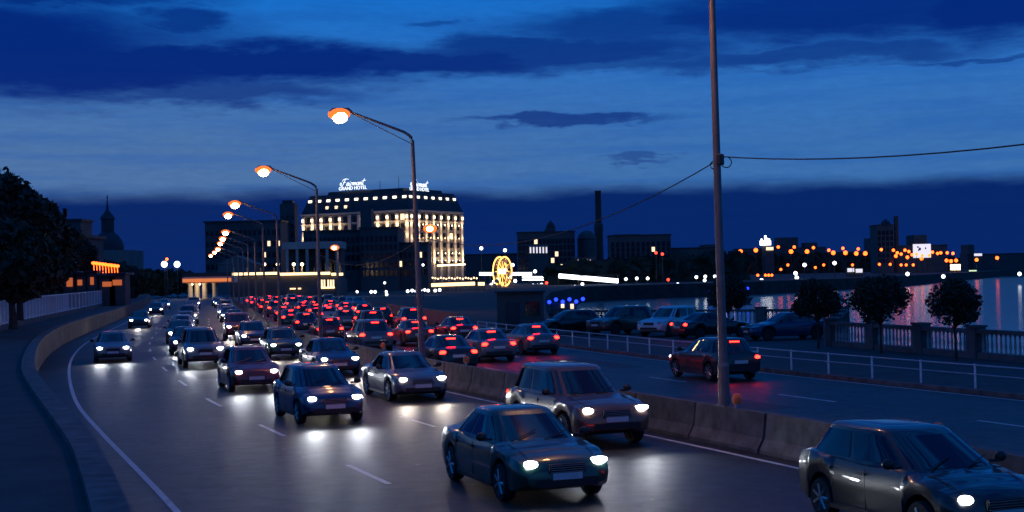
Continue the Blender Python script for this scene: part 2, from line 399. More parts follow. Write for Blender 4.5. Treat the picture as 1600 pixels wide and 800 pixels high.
# ------------------------------------------------------------------ balustrade on the quay
bz = empty('quay_balustrade'); tag(bz, 'stone balustrade with turned balusters and piers along the river quay', 'balustrade')
stone = mat('balustrade_stone', (.13, .125, .12), .8, 0, .25, 2.5, bump=.3)
balm = MB().lathe([(.05, 0), (.06, .05), (.035, .10), (.06, .28), (.035, .5), (.03, .62), (.055, .70), (.05, .74)], n=8).mesh('baluster', mat('baluster_stone', (.42, .41, .40), .7, 0, .2, 3), 40)
def balustrade(a, b, gaps):
    a, b = Vector(a), Vector(b); L = (b - a).length; d = (b - a) / L; ang = math.atan2(d.y, d.x); k = max(1, round(L / gaps)); seg = L / k
    for i in range(k + 1):
        p = a + d * seg * i; MB().box((p.x, p.y, .13 + .62), (.62, .5, 1.24), ang).box((p.x, p.y, 1.4), (.74, .6, .08), ang).build('pier', stone, bz)
    for i in range(k):
        q = a + d * (seg * i + .33); r = a + d * (seg * (i + 1) - .33); m = (q + r) / 2; l = (r - q).length
        MB().box((m.x, m.y, .13 + .12), (l, .4, .24), ang).build('plinth', stone, bz); MB().box((m.x, m.y, 1.2), (l, .42, .16), ang).build('rail', stone, bz)
        nb = int(l / .27)
        for j in range(nb):
            p = q + (r - q) * ((j + .5) / nb); link('baluster', balm, bz).location = (p.x, p.y, .375)
balustrade((22.6, 41), (15.1, 67.0), 3.9)
balustrade((15.1, 67.0), (20.6, 87.4), 7)
balustrade((20.2, 88.1), (3.2, 98.3), 5)

# ------------------------------------------------------------------ street lamps on the median
def lamp_post(y, h, reach, label, light=True, head=True, up=1.1, tilt=.5):
    p, a = on(s_at_y(y), 0); t = empty('street_lamp', (p.x, p.y, .8), a + PI / 2)   # local +x points across the left carriageway
    t.rotation_euler[1] = R(tilt); tag(t, label, 'street lamp', 'street lamps along the median')
    hp_ = h - .8 - up
    MB().box((0, 0, .035), (.24, .40, .03)).tube([(0, 0, .05), (0, 0, .9)], .125, 12).tube([(0, 0, .9), (0, 0, 1.0)], [.125, .095], 12).build('base', pole_mat, t, 40)
    MB().tube([(0, 0, .9), (0, 0, hp_)], [.10, .07], 10).build('pole', pole_mat, t, 40)
    MB().tube([(0, 0, hp_), (.03, 0, hp_ + .10), (.12, 0, hp_ + .2), (.3, 0, hp_ + .32), (reach * .6, 0, hp_ + up * .68), (reach, 0, hp_ + up)], [.065, .062, .058, .052, .045, .04], 8).build('arm', pole_mat, t, 40)
    MB().tube([(.02, 0, hp_ - .12), (reach * .55, 0, hp_ + up * .48), (reach * .95, 0, hp_ + up * .93)], .016, 6).build('stay', pole_mat, t)
    x, z = reach + .3, hp_ + up
    hd = MB().box((x, 0, z + .05), (.85, .30, .14), 0, .7).build('lamp_head', pole_mat, t)
    if head:
        MB().ball((x + .05, 0, z - .10), .38, 16, (1.1, .95, .58)).build('halo_bowl', E_SOD, hd, 60)  # dim orange bowl added to give the bright core a halo
        MB().ball((x + .05, .12, z - .22), .24, 12, (1.15, 1.25, .95)).build('lamp_tube', E_SODC, hd, 60)
    if light:
        l = bpy.data.lights.new('sodium_light', 'SPOT'); l.energy = 700; l.color = (1, .40, .12); l.shadow_soft_size = .2; l.spot_size = R(150); l.spot_blend = .6
        o = bpy.data.objects.new('sodium_light', l); COL.objects.link(o); o.parent = t; o.location = (x, 0, z - .45)
    return t
LP = [(31.0, 11.6), (52, 9.95), (72.5, 9.55), (93, 9.0), (113, 9.25), (134, 8.6), (155, 8.65), (176, 8.7), (197, 8.5), (218, 8.5), (240, 8.4)]
for i, (y, h) in enumerate(LP):
    lamp_post(y, h, 2.35, 'tall slim pole rising out of the top of the picture with looped cable' if i == 0 else 'angled-arm street lamp glowing orange, %s lit lamp along the median from the camera' % ORD[i - 1], light=i < 7, tilt=1.5 if i == 1 else .5)
def wire(name, label, a, b, sag, r=.014):
    a, b = Vector(a), Vector(b); n = 20
    o = MB().tube([a.lerp(b, i / n) - Vector((0, 0, sag * 4 * (i / n) * (1 - i / n))) for i in range(n + 1)], r, 5).build(name, plastic); tag(o, label, 'cable', 'cables strung between the median poles'); return o
P = [Vector((*on(s_at_y(y), 0)[0], 0)) for y, _ in LP] + [Vector((*on(s_at_y(9.5), 0)[0], 0))]
w1 = wire('overhead_cable', 'thin dark cable from the tall pole out of the right edge', P[11] + Vector((0, 0, 6.3)), P[0] + Vector((0, 0, 6.32)), .68)
wire('overhead_cable', 'thin sagging cable from the tall pole back to the first lit lamp', P[0] + Vector((0, 0, 6.25)), P[1] + Vector((0, 0, 5.3)), .95)
wire('overhead_cable', 'thin sagging cable between the first and second lit lamps', P[1] + Vector((0, 0, 5.2)), P[2] + Vector((0, 0, 5.1)), .75)
lp = empty('cable_coil', P[0] + Vector((0, 0, 6.25))); tag(lp, 'small loops of spare cable hanging on the tall right-hand pole', 'cable')
for cx, cz, r in ((.16, -.06, .12), (-.10, -.12, .09)):
    MB().tube([(cx + r * math.cos(2 * PI * i / 16), .02 * math.sin(i), cz + r * math.sin(2 * PI * i / 16)) for i in range(17)], .012, 5).build('loop', plastic, lp)
MB().lathe([(.11, -.12), (.12, -.1), (.12, .1), (.11, .12)], n=12).build('clamp', dark_steel, lp)
# two lamps on the far right kerb
for u, v, y, px, lab in ((672, 357, 150, 650, 'orange street lamp on the far right kerb in front of the hotel side'), (523, 387, 225, 529, 'small orange street lamp in front of the pale colonnaded building')):
    hd = at(u, v, y); base = at(px, 440, y); t = empty('street_lamp', (base.x, base.y, 0)); tag(t, lab, 'street lamp')
    dx = hd.x - base.x
    MB().tube([(0, 0, 0), (0, 0, hd.z - .7)], [.13, .07], 8).build('pole', pole_mat, t, 40)
    MB().tube([(0, 0, hd.z - .7), (dx * .5, 0, hd.z - .1), (dx, 0, hd.z + .12)], .05, 6).build('arm', pole_mat, t, 40)
    MB().ball((dx, 0, hd.z), .62, 14, (1.2, 1, .75)).build('halo_bowl', E_SOD, t, 60); MB().ball((dx, -.45, hd.z - .05), .34, 12, (1.1, 1, .8)).build('lamp_tube', E_SODC, t, 60)  # glowing orange bowl added as a halo round the core
    l = bpy.data.lights.new('sodium_light', 'SPOT'); l.energy = 480; l.color = (1, .45, .16); l.shadow_soft_size = .2; l.spot_size = R(150)
    o = bpy.data.objects.new('sodium_light', l); COL.objects.link(o); o.parent = t; o.location = (dx, 0, hd.z - .5)
# ------------------------------------------------------------------ cars (local +x is the front)
def interp(tab, x, k):
    for a, b in zip(tab, tab[1:]):
        if a[0] <= x <= b[0]: t = (x - a[0]) / (b[0] - a[0]); t = t * t * (3 - 2 * t); return a[k] + (b[k] - a[k]) * t
    return tab[0][k] if x < tab[0][0] else tab[-1][k]
SPEC = {
 'sedan': dict(prof=[(-2.25, .80, .70), (-2.16, .93, .80), (-1.85, .99, .86), (-1.2, .97, .89), (0, .93, .90), (.85, .95, .895), (1.5, .87, .88), (1.95, .78, .84), (2.17, .69, .77), (2.25, .58, .68)],
               wx=(-1.36, 1.38), wr=.315, zb=.21, belt=.93, roof=1.44, base=(1.12, -1.82, .80), top=(.22, -.95, .59)),
 'hatchback': dict(prof=[(-1.98, .84, .72), (-1.92, .98, .80), (-1.6, 1.02, .85), (-.9, .98, .87), (0, .95, .875), (.75, .97, .87), (1.3, .90, .86), (1.75, .80, .82), (1.95, .70, .75), (2.02, .58, .66)],
               wx=(-1.22, 1.27), wr=.30, zb=.21, belt=.95, roof=1.48, base=(1.12, -1.93, .78), top=(.20, -1.48, .60)),
 'suv': dict(prof=[(-2.28, .95, .76), (-2.22, 1.08, .84), (-1.8, 1.12, .90), (-1.0, 1.10, .925), (0, 1.08, .93), (.85, 1.09, .925), (1.5, 1.02, .91), (2.0, .94, .87), (2.2, .84, .80), (2.28, .68, .72)],
               wx=(-1.36, 1.40), wr=.365, zb=.29, belt=1.08, roof=1.72, base=(1.10, -2.2, .84), top=(.30, -1.85, .66)),
}
def cab(sp, h, grow=0.):
    bf, br, bw = sp['base']; tf, tr, tw = sp['top']; e = h * (1.10 - .10 * h)
    xf, xr, w = bf + (tf - bf) * h, br + (tr - br) * h, bw + (tw - bw) * e
    z = sp['belt'] - .02 + (sp['roof'] - sp['belt'] - .05) * h
    return (xf + xr) / 2, (xf - xr) / 2 + grow, w + grow, z
def patch(sp, side, s0, s1, h0, h1, ns=6, nh=4, grow=.007, taper=0.):
    mb = MB(); vs = []
    for j in range(nh + 1):
        h = h0 + (h1 - h0) * j / nh; xc, a, b, z = cab(sp, h, grow)
        for i in range(ns + 1):
            s = s0 + (s1 - s0) * i / ns
            if side in 'FR': y = b * s; x = a * (1 - abs(s) ** 5) ** .2 * (1 if side == 'F' else -1); vs.append((xc + x, y, z))
            else:
                s2 = s; y = b * (1 - abs(s2) ** 5) ** .2 * (1 if side == 'L' else -1); vs.append((xc + a * s2, y, z))
    n = ns + 1
    return mb.add(vs, [(j * n + i, j * n + i + 1, (j + 1) * n + i + 1, (j + 1) * n + i) for j in range(nh) for i in range(ns)])
def hull(sp):
    pr = sp['prof']; x0, x1 = pr[0][0], pr[-1][0]; xs = set()
    for i in range(25): xs.add(round(x0 + (x1 - x0) * i / 24, 3))
    for p in pr: xs.add(p[0])
    ar = sp['wr'] + .06
    for w in sp['wx']:
        for k in range(-6, 7): xs.add(round(w + ar * math.sin(k * PI / 12), 3))
    xs = sorted(xs); xs = [x for i, x in enumerate(xs) if i == 0 or x - xs[i - 1] > .012]
    mb = MB(); vs = []; n = 8
    for x in xs:
        zt, w = interp(pr, x, 1), interp(pr, x, 2); zb = sp['zb'] + max(0, (abs(x) - abs(x0) + .35)) * .35
        for c in sp['wx']:
            if abs(x - c) < ar: zb = max(zb, sp['wr'] + math.sqrt(max(0, ar * ar - (x - c) ** 2)))
        zb = min(zb, zt - .16)
        half = [(0, zb), (w - .10, zb), (w - .015, zb + .03), (w + .012, zb + (zt - zb) * .42), (w, zt - (zt - zb) * .24), (w - .05, zt - .035), (w * .62, zt + .005), (0, zt + .03)]
        vs += [(x, y, z) for y, z in half] + [(x, -y, z) for y, z in half[-2:0:-1]]
    m = 14; fs = []
    for i in range(len(xs) - 1):
        for j in range(m): fs.append((i * m + j, i * m + (j + 1) % m, (i + 1) * m + (j + 1) % m, (i + 1) * m + j))
    fs += [tuple(range(m)), tuple(range(len(xs) * m - 1, (len(xs) - 1) * m - 1, -1))]
    mb.add(vs, fs)
    # cabin shell: rounded rings from the belt to the roof
    ts = []
    for q in range(4):
        for k in range(6):
            ts.append(q * PI / 2 + PI / 2 * (k / 6))
    hs = [0, .25, .5, .75, .93, 1.0]; rings = []
    for h in hs:
        xc, a, b, z = cab(sp, h); rings.append([(xc + a * math.copysign(abs(math.cos(t)) ** .4, math.cos(t)), b * math.copysign(abs(math.sin(t)) ** .4, math.sin(t)), z) for t in ts])
    xc, a, b, z = cab(sp, 1)
    for k, dz in ((.9, .035), (.6, .055), (.05, .06)): rings.append([(xc + (p[0] - xc) * k, p[1] * k, z + dz) for p in rings[5]])
    n = len(ts); vs = [p for r in rings for p in r]
    mb.add(vs, [(i * n + j, i * n + (j + 1) % n, (i + 1) * n + (j + 1) % n, (i + 1) * n + j) for i in range(len(rings) - 1) for j in range(n)] + [tuple(range((len(rings) - 1) * n, len(rings) * n))])
    return mb
def lens(c, d):
    mb = MB(); return mb.ball(c, .5, 12, d)
def headlens(fx, s, hy, hz, k=1.):
    m = MB().ball((0, 0, 0), .5, 14, (.20 * k, .46 * k, .15 * k)); c, q = math.cos(-s * .62), math.sin(-s * .62)
    m.v = [(fx - .04 + x * c - y * q, s * (hy - .05) + x * q + y * c, hz + z + (.045 * (s * y) / .23)) for x, y, z in m.v]; return m
CARM = {}
def car_meshes(kind):
    if kind in CARM: return CARM[kind]
    sp = SPEC[kind]; x0, x1 = sp['prof'][0][0], sp['prof'][-1][0]; k = {'suv': .16}.get(kind, 0)
    D = dict(hull=hull(sp).mesh('body', None, 38), sp=sp)
    D['hull'].materials.append(None)
    D['windscreen'] = patch(sp, 'F', -.86, .86, .10, .90, 8).mesh('windscreen', glassm, 60)
    D['rear_window'] = patch(sp, 'R', -.82, .82, .16, .88, 8).mesh('rear_window', glassm, 60)
    D['side'] = [patch(sp, s, a, b, .12, .88, 5).mesh('side_window', glassm, 60) for s in 'LR2'[:1] + 'S' for a, b in ((-.80, -.08), (.0, .80))]
    fx = x1 - .10; D['fx'] = fx; hz = .665 + k; D['hz'] = hz; hy = sp['prof'][-1][2] - .08; D['hy'] = hy
    D['head'] = [headlens(fx, s, hy, hz).mesh('headlight', E_HEAD, 60) for s in (1, -1)]
    D['head_off'] = [headlens(fx, s, hy, hz).mesh('headlight', mat('headlamp_glass', (.5, .5, .52), .1, 0, .05), 60) for s in (1, -1)]
    ty = sp['prof'][0][2] - .07; tz = .80 + k
    D['tail'] = [lens((x0 + .07, s * ty, tz), (.18, .30, .17)).mesh('tail_light', E_TAIL, 60) for s in (1, -1)]
    D['tail_off'] = [lens((x0 + .07, s * ty, tz), (.18, .30, .17)).mesh('tail_light', mat('tail_glass', (.22, .01, .01), .15, 0, .1), 60) for s in (1, -1)]
    D['grille'] = MB().box((x1 - .02, 0, .60 + k), (.10, .66, .15), 0, .92).mesh('grille', plastic)
    gs = MB()
    for q in range(4): gs.box((x1 + .035, 0, .548 + k + q * .035), (.02, .60, .010))
    D['slats'] = gs.mesh('grille_slats', alloy)
    D['fog'] = [MB().lathe([(.055, 0), (.05, .03)], (x1 - .06, s * .58, .38 + k * .8), 10, 'X').mesh('fog_lamp', mat('headlamp_glass', (.5, .5, .52), .1, 0, .05)) for s in (1, -1)]
    sm = MB(); zb_, bz_ = sp['zb'] + .06, sp['belt'] - .06
    for s in (1, -1):
        for x in (.98, .02, -.92):
            sm.tube([(x, s * (interp(sp['prof'], x, 2) + .001), zb_ + .02), (x, s * (interp(sp['prof'], x, 2) + .006), (zb_ + bz_) / 2), (x - .02, s * (interp(sp['prof'], x, 2) - .008), bz_)], .007, 4)
        sm.tube([(x, s * (interp(sp['prof'], x, 2) + .0), zb_ + .03) for x in (.98, .5, .02, -.5, -.92)], .007, 4)
        sm.tube([(x, s * interp(sp['prof'], x, 2) * .70, interp(sp['prof'], x, 1) + .004) for x in (sp['base'][0] + .02, 1.4, 1.7, 2.0 if x1 > 2.1 else 1.85)], .006, 4)
    D['seams'] = sm.mesh('panel_seams', plastic)
    D['sill'] = MB().box((0, 0, sp['zb'] + .02), (1.9, 2 * sp['prof'][4][2] - .02, .07)).mesh('side_sill', plastic)
    D['wiper'] = MB().tube([(sp['base'][0] - .02, -.55, sp['belt'] + .02), (sp['base'][0] - .30, .0, sp['belt'] + .17)], .011, 4).tube([(sp['base'][0] - .02, .05, sp['belt'] + .02), (sp['base'][0] - .26, .58, sp['belt'] + .15)], .011, 4).mesh('wiper', plastic)
    xc_, a_, b_, z_ = cab(sp, .86, .012); D['brake'] = MB().box((xc_ - a_ - .01, 0, z_), (.04, .36, .035)).mesh('brake_light', E_TAIL)
    D['intake'] = MB().box((x1 - .03, 0, .37 + k * .8), (.12, 1.1, .13)).mesh('bumper_intake', plastic)
    D['rear_bumper'] = MB().box((x0 + .04, 0, .42 + k), (.14, 1.2, .14)).mesh('rear_bumper', plastic)
    D['plate_f'] = MB().box((x1 + .035, 0, .48 + k), (.02, .52, .11)).mesh('number_plate', platem)
    D['plate_r'] = MB().box((x0 - .04, 0, .66 + k), (.02, .52, .11)).mesh('number_plate', platem)
    D['mirror'] = [MB().ball((.72, s * (sp['base'][2] + .17), sp['belt'] + .09), .1, 10, (.7, 1.05, .78)).box((.74, s * (sp['base'][2] + .06), sp['belt'] + .04), (.06, .16, .04)).mesh('mirror', plastic, 50) for s in (1, -1)]
    D['handle'] = [MB().box((x, s * (sp['prof'][4][2] + .01), sp['belt'] - .14), (.18, .03, .03)).mesh('door_handle', plastic) for s in (1, -1) for x in (-.05, -.95)]
    wr = sp['wr']
    D['tyre'] = MB().lathe([(wr - .09, -.10), (wr - .02, -.105), (wr, -.07), (wr, .07), (wr - .02, .105), (wr - .09, .10)], n=20, axis='Y').mesh('tyre', rubber, 50)
    rim = MB().lathe([(wr - .10, -.07), (wr - .085, -.095), (wr - .085, .095), (wr - .10, .07)], n=20, axis='Y')
    rim.lathe([(wr - .10, -.045), (wr - .10, .045)], n=20, axis='Y')
    for q in range(7):
        a = q * 2 * PI / 7
        for yy in (.09, -.09): rim.tube([(0, yy, 0), ((wr - .09) * math.cos(a), yy, (wr - .09) * math.sin(a))], .030, 5)
    rim.lathe([(.055, -.1), (.055, .1)], n=10, axis='Y')
    D['rim'] = rim.mesh('rim', alloy, 50)
    D['lite_glass'] = None
    CARM[kind] = D; return D
PAINT = {n: mat('paint_' + n.replace(' ', '_'), c, .32, .25, .04, 2, coat=.8) for n, c in {'black': (.012, .012, .014), 'white': (.62, .62, .61), 'silver': (.36, .37, .38), 'grey': (.12, .125, .13), 'dark blue': (.015, .03, .085), 'dark red': (.15, .014, .014), 'brown': (.11, .055, .03), 'beige': (.38, .33, .25), 'dark green': (.014, .05, .03)}.items()}
def car(kind, paint, pos, ang, label, cat='car', group=None, lights='', detail=2, name='car', z=0., warm=False):
    D = car_meshes(kind); t = empty(name, (pos[0], pos[1], z), ang); tag(t, label, cat, group)
    b = link('body', D['hull'], t); b.material_slots[0].link = 'OBJECT'; b.material_slots[0].material = PAINT[paint]
    link('windscreen', D['windscreen'], t); link('rear_window', D['rear_window'], t)
    for m in D['side']: link('side_window', m, t)
    for i in (0, 1):
        hl = link('headlight', D['head' if 'H' in lights else 'head_off'][i], t)
        if 'H' in lights and warm: hl.material_slots[0].link = 'OBJECT'; hl.material_slots[0].material = E_HEADW
        link('tail_light', D['tail' if 'T' in lights else 'tail_off'][i], t)
    wr = D['sp']['wr']; wy = D['sp']['prof'][4][2] - .115
    for x in D['sp']['wx']:
        for s in (1, -1):
            if detail > 1:
                w = link('tyre', D['tyre'], None); w.parent = t; w.name = 'wheel'; r = link('rim', D['rim'], w)
            else: w = link('wheel', D['tyre'], t)
            w.location = (x, s * wy, wr)
    if detail > 0:
        for k in ('grille', 'intake', 'rear_bumper'): link({'intake': 'bumper_intake'}.get(k, k), D[k], t)
        link('number_plate', D['plate_f'], t); link('number_plate', D['plate_r'], t)
        for m in D['mirror']: link('mirror', m, t)
    if detail > 1:
        for k, nm in (('slats', 'grille_slats'), ('seams', 'panel_seams'), ('sill', 'side_sill'), ('wiper', 'wiper')): link(nm, D[k], t)
        for m in D['fog']: link('fog_lamp', m, t)
        for m in D['handle']: link('door_handle', m, t)
    if 'B' in lights: link('brake_light', D['brake'], t)
    if 'S' in lights:
        for i in ((1, -1) if detail > 0 else (0,)):
            l = bpy.data.lights.new('headlamp_beam', 'SPOT'); l.energy = 115 if detail > 0 else 240; l.color = (1, .88, .74) if warm else (.88, .94, 1.0); l.spot_size = R(84); l.spot_blend = 1; l.shadow_soft_size = .08
            o = bpy.data.objects.new('headlamp_beam', l); COL.objects.link(o); o.parent = t
            o.location = (D['sp']['prof'][-1][0] + .12, i * D['hy'], D['hz']); o.rotation_euler = (R(90 - .8), 0, R(-90))
    return t
# traffic stopped in its lanes: lit headlights towards the camera, tail lights away from it
KINDS_ = ['sedan', 'hatchback', 'suv', 'sedan', 'hatchback']; COLS = ['grey', 'black', 'dark blue', 'silver', 'dark blue', 'black', 'brown', 'dark red', 'grey', 'dark green', 'black', 'grey']
LN = ['the lane along the retaining wall', 'the oncoming middle lane', 'the oncoming inside lane']
LY = [[73, 122, 168, 205], [27.5, 41, 52, 66, 77, 90, 103, 115, 128, 141, 155, 168, 182, 196, 210], [21.5, 33.5, 46, 57.5, 70, 82, 94, 106, 119, 132, 146, 160, 174, 188, 202, 216]]  # wall lane's second car is added so its headlights brighten the footway railing
rnd = random.Random(3); ci = 0
for li, ys in enumerate(LY):
    for i, y in enumerate(ys):
        p, a = on(s_at_y(y), lanes[li] + rnd.uniform(-.2, .2)); k, c = KINDS_[(ci * 3 + li) % 5], COLS[(ci * 5 + li) % 12]; ci += 1
        det = 2 if y < 60 else 1 if y < 110 else 0
        nm = {'suv': 'tall car'}.get(k, k)
        lab = '%s %s with lit headlights, %s from camera in %s' % (c, nm, ORD[i], LN[li])
        car(k, c, p, a + PI + rnd.uniform(-.012, .012), lab, group='oncoming cars on the left carriageway', lights='HTS' if y < 170 else 'HT', detail=det, warm=rnd.random() < .35)
RN = ['the outbound barrier lane', 'the outbound middle lane', 'the outbound kerb lane']
RY = [[57, 72, 86, 101, 115, 130, 146, 162, 178, 196, 214], [62, 78, 92, 107, 122, 138, 154, 171, 188, 205, 222], [47, 66, 81, 97, 112, 127, 143, 159, 176, 193, 210]]
for li, ys in enumerate(RY):
    for i, y in enumerate(ys):
        p, a = on(s_at_y(y), rlanes[li] + rnd.uniform(-.2, .2)); k, c = KINDS_[(ci * 2 + li) % 5], COLS[(ci * 7 + li) % 12]; ci += 1
        nm = {'suv': 'tall car'}.get(k, k)
        lab = '%s %s with red tail lights, %s from camera in %s' % (c, nm, ORD[i], RN[li])
        car(k, c, p, a + rnd.uniform(-.012, .012), lab, group='cars driving away on the right carriageway', lights='THB', detail=2 if y < 60 else 1 if y < 110 else 0)
# cars parked in the quay bay
PK = [('hatchback', 'black', 889, 86.5, 200, 'black hatchback parked end-on left of the quay bay', ''), ('suv', 'brown', 972, 84, 222, 'brown car parked on the quay with streetlight glinting on its bonnet', ''),
      ('suv', 'white', 1047, 81, 232, 'white tall car parked on the quay among dark cars', ''), ('sedan', 'black', 1112, 77.5, 28, 'black sedan parked on the quay with its red tail lights lit', 'T'),
      ('sedan', 'dark blue', 1228, 74, 195, 'long dark sedan parked in front of the first round tree', '')]
for k, c, u, y, deg, lab, li in PK:
    q = at(u, 520, y); car(k, c, (q.x, y), R(deg), lab, group='cars parked on the quay', lights=li, detail=1, z=.13)
i = 0
for u in range(402, 534, 11):
    y = 212 - (u - 400) * .26; q = at(u, 480, y); p, a = on(s_at_y(y), 0)
    car(KINDS_[i % 5], COLS[(i * 5 + 1) % 12], (q.x + 3.0, y), a + (PI if i % 3 else 0), 'small %s %s in the far row of parked cars, %s from the left' % (COLS[(i * 5 + 1) % 12], {'suv': 'tall car'}.get(KINDS_[i % 5], KINDS_[i % 5]), ORD[i]), group='far row of parked cars', lights='T' if i == 10 else '', detail=0); i += 1
# ------------------------------------------------------------------ trees
def leaves(mb, c, rad, n, size, rnd, shell=.35):
    for _ in range(n):
        while True:
            v = Vector((rnd.uniform(-1, 1), rnd.uniform(-1, 1), rnd.uniform(-1, 1)))
            if shell < v.length < 1: break
        p = Vector((c[0] + v.x * rad[0], c[1] + v.y * rad[1], c[2] + v.z * rad[2])); a = Vector((rnd.uniform(-1, 1), rnd.uniform(-1, 1), rnd.uniform(-1, 1))).normalized()
        b = a.cross(Vector((rnd.uniform(-1, 1), rnd.uniform(-1, 1), rnd.uniform(-.3, .3)))).normalized(); s = size * rnd.uniform(.6, 1.4)
        mb.add([p - a * s, p + b * s * .45, p + a * s, p - b * s * .45], [(0, 1, 2, 3)])
def tree(name, loc, h, crown_r, label, seed, trunk_h, nclump=16, per=170, size=.13, group=None, lf=None, flat=.8, r0=.1):
    rnd = random.Random(seed); t = empty(name, loc); tag(t, label, 'tree', group)
    tm = MB(); lean = rnd.uniform(-.12, .12)
    tm.tube([(0, 0, -.1), (lean * .3, .02, trunk_h * .5), (lean, 0, trunk_h), (lean * 1.2, .03, trunk_h + (h - trunk_h) * .6)], [r0 * 1.3, r0, r0 * .8, r0 * .3], 8)
    cm = MB(); cz = (trunk_h + h) / 2; hz = (h - trunk_h) / 2
    for k in range(nclump):
        a = rnd.uniform(0, 2 * PI); e = rnd.uniform(-.85, .95); rr = math.sqrt(max(0, 1 - e * e)) * rnd.uniform(.45, .82)
        c = Vector((lean + math.cos(a) * rr * crown_r, math.sin(a) * rr * crown_r, cz + e * hz * .72))
        tm.tube([(lean, 0, trunk_h * .95), tuple((Vector((lean, 0, trunk_h)) + c) / 2 + Vector((0, 0, .05))), tuple(c)], [r0 * .45, r0 * .3, r0 * .12], 5)
        q = crown_r * rnd.uniform(.28, .44); leaves(cm, c, (q, q, q * flat), per, size, rnd, 0)
    leaves(cm, (lean, 0, cz), (crown_r * .88, crown_r * .88, hz * .88), int(nclump * per * .5), size, rnd, .2)
    tm.build('trunk', bark, t, 60); cm.build('crown', lf or leaf_dk, t)
    return t
for k, (u, y, h, r, lab) in enumerate(((1279, 64.5, 3.15, 1.05, 'small round-crowned quay tree, leftmost of the three by the balustrade'), (1377, 60, 3.15, 1.05, 'small round-crowned quay tree, middle one of the three by the balustrade'),
                                        (1494, 54.5, 3.2, 1.0, 'small round-crowned quay tree, rightmost of the three by the balustrade'), (1141, 80, 3.4, 1.1, 'small round-crowned tree behind the tall pole and parked cars'))):
    r *= (1.14, 1.3, 1.2, 1.2)[k]; h += (.1, .22, .05, .15)[k]
    q = at(u, 540, y); tree('quay_tree', (q.x, y, .13), h, r, lab, 11 + k, 1.25, 16, 200, .085, 'clipped trees on the quay', leaf_dk, r0=.05)
# trees on the raised ground to the left
for k, (u, v, y, r, lab) in enumerate(((-20, 262, 84, 4.2, 'tallest dark leafy tree at the left edge'), (28, 285, 92, 3.4, 'dark leafy tree next to the tallest one at the left edge'), (62, 322, 112, 3.2, 'dark tree on the slope, third from the left edge'),
                                     (84, 345, 135, 2.5, 'dark tree on the slope, fourth from the left edge'), (118, 372, 205, 3.6, 'dark tree on the slope before the domed church'), (18, 345, 74, 2.8, 'low dark tree above the pale railing at the left'))):
    q = at(u, v, y); tree('broadleaf_tree', (q.x, y, 1.6), q.z - 1.6, r, lab, 40 + k, (q.z - 1.6) * .22, 26, 330, .26, 'trees on the left slope', leaf_dk, r0=.2)
def belt(name, label, pts, n, size, seed, zb=0., depth=8):       # far woodland that reads as one mass
    rnd = random.Random(seed); m = MB()
    for (u0, v0, u1, v1, y0, y1, k) in pts:
        for _ in range(k):
            t = rnd.random(); y = y0 + (y1 - y0) * t + rnd.uniform(-depth, depth); q = at(u0 + (u1 - u0) * t, v0 + (v1 - v0) * t + 3 * math.sin(t * 37 + u0) + 2 * math.sin(t * 90), y)
            z = zb + (q.z - zb) * rnd.random() ** .55; a = Vector((rnd.uniform(-1, 1), rnd.uniform(-.5, .5), rnd.uniform(-1, 1))).normalized(); b = a.cross(Vector((rnd.uniform(-.3, .3), 1, rnd.uniform(-.3, .3)))).normalized(); s = size * rnd.uniform(.5, 1.4)
            p = Vector((q.x, y, z)); m.add([p - a * s, p + b * s * .8, p + a * s, p - b * s * .8], [(0, 1, 2, 3)])
    tag(m.build(name, leaf_dk), label, 'woodland', kind='stuff')
belt('far_woodland', 'dark far-off wooded bank along the far shore', [(860, 424, 1160, 404, 520, 560, 2600), (1140, 400, 1390, 404, 1230, 1270, 7000), (1380, 405, 1480, 404, 1230, 1270, 3000), (1470, 409, 1600, 404, 1150, 1250, 2500), (1600, 404, 1800, 400, 1250, 1400, 1200)], 0, 3.4, 5)
belt('wooded_slope', 'dark wooded slope left of the road beyond the railing', [(-80, 392, 110, 404, 100, 190, 3500), (100, 400, 210, 425, 200, 260, 2200), (200, 428, 300, 428, 330, 380, 1400)], 0, 1.1, 9, 1.0, 5)

# ------------------------------------------------------------------ buildings
def frame(u, D):                      # left-right axis seen from the camera at that azimuth
    return at(u, 430, D)
WINP = {}
def win_mesh(w, h, m):
    key = (round(w, 2), round(h, 2), m.name)
    if key not in WINP: WINP[key] = MB().box((0, 0, 0), (w, .14, h)).mesh('window', m)
    return WINP[key]
def block(t, name, u0, u1, vt, D, depth, m, z0=0., roof=None):
    a, b = at(u0, vt, D), at(u1, vt, D); zt = at((u0 + u1) / 2, vt, D).z
    o = MB().box(((a.x + b.x) / 2 - t.location.x, D + depth / 2 - t.location.y, (z0 + zt) / 2), (b.x - a.x, depth, zt - z0)).build(name, m, t)
    if roof:
        MB().box(((a.x + b.x) / 2 - t.location.x, D + depth / 2 - t.location.y, zt + .25), (b.x - a.x + .8, depth + .8, .5)).build('roof_edge', roof, t)
    return (a.x, b.x, z0, zt)
def windows(t, ext, D, nx, nz, zlo, zhi, w, h, m_dark=pane_dk, lit=0., seed=1, m_lit=None, face=0.):
    rnd = random.Random(seed); x0, x1 = ext[0], ext[1]
    for j in range(nz):
        for i in range(nx):
            x = x0 + (x1 - x0) * (i + .5) / nx; z = zlo + (zhi - zlo) * (j + .5) / nz
            o = link('window', win_mesh(w, h, (m_lit or E_WIN) if rnd.random() < lit else m_dark), t); o.location = (x - t.location.x, D - .03 - t.location.y, z)
def bldg(name, label, u, D, cat='building', group=None):
    q = frame(u, D); t = empty(name, (q.x, D, 0)); return tag(t, label, cat, group)

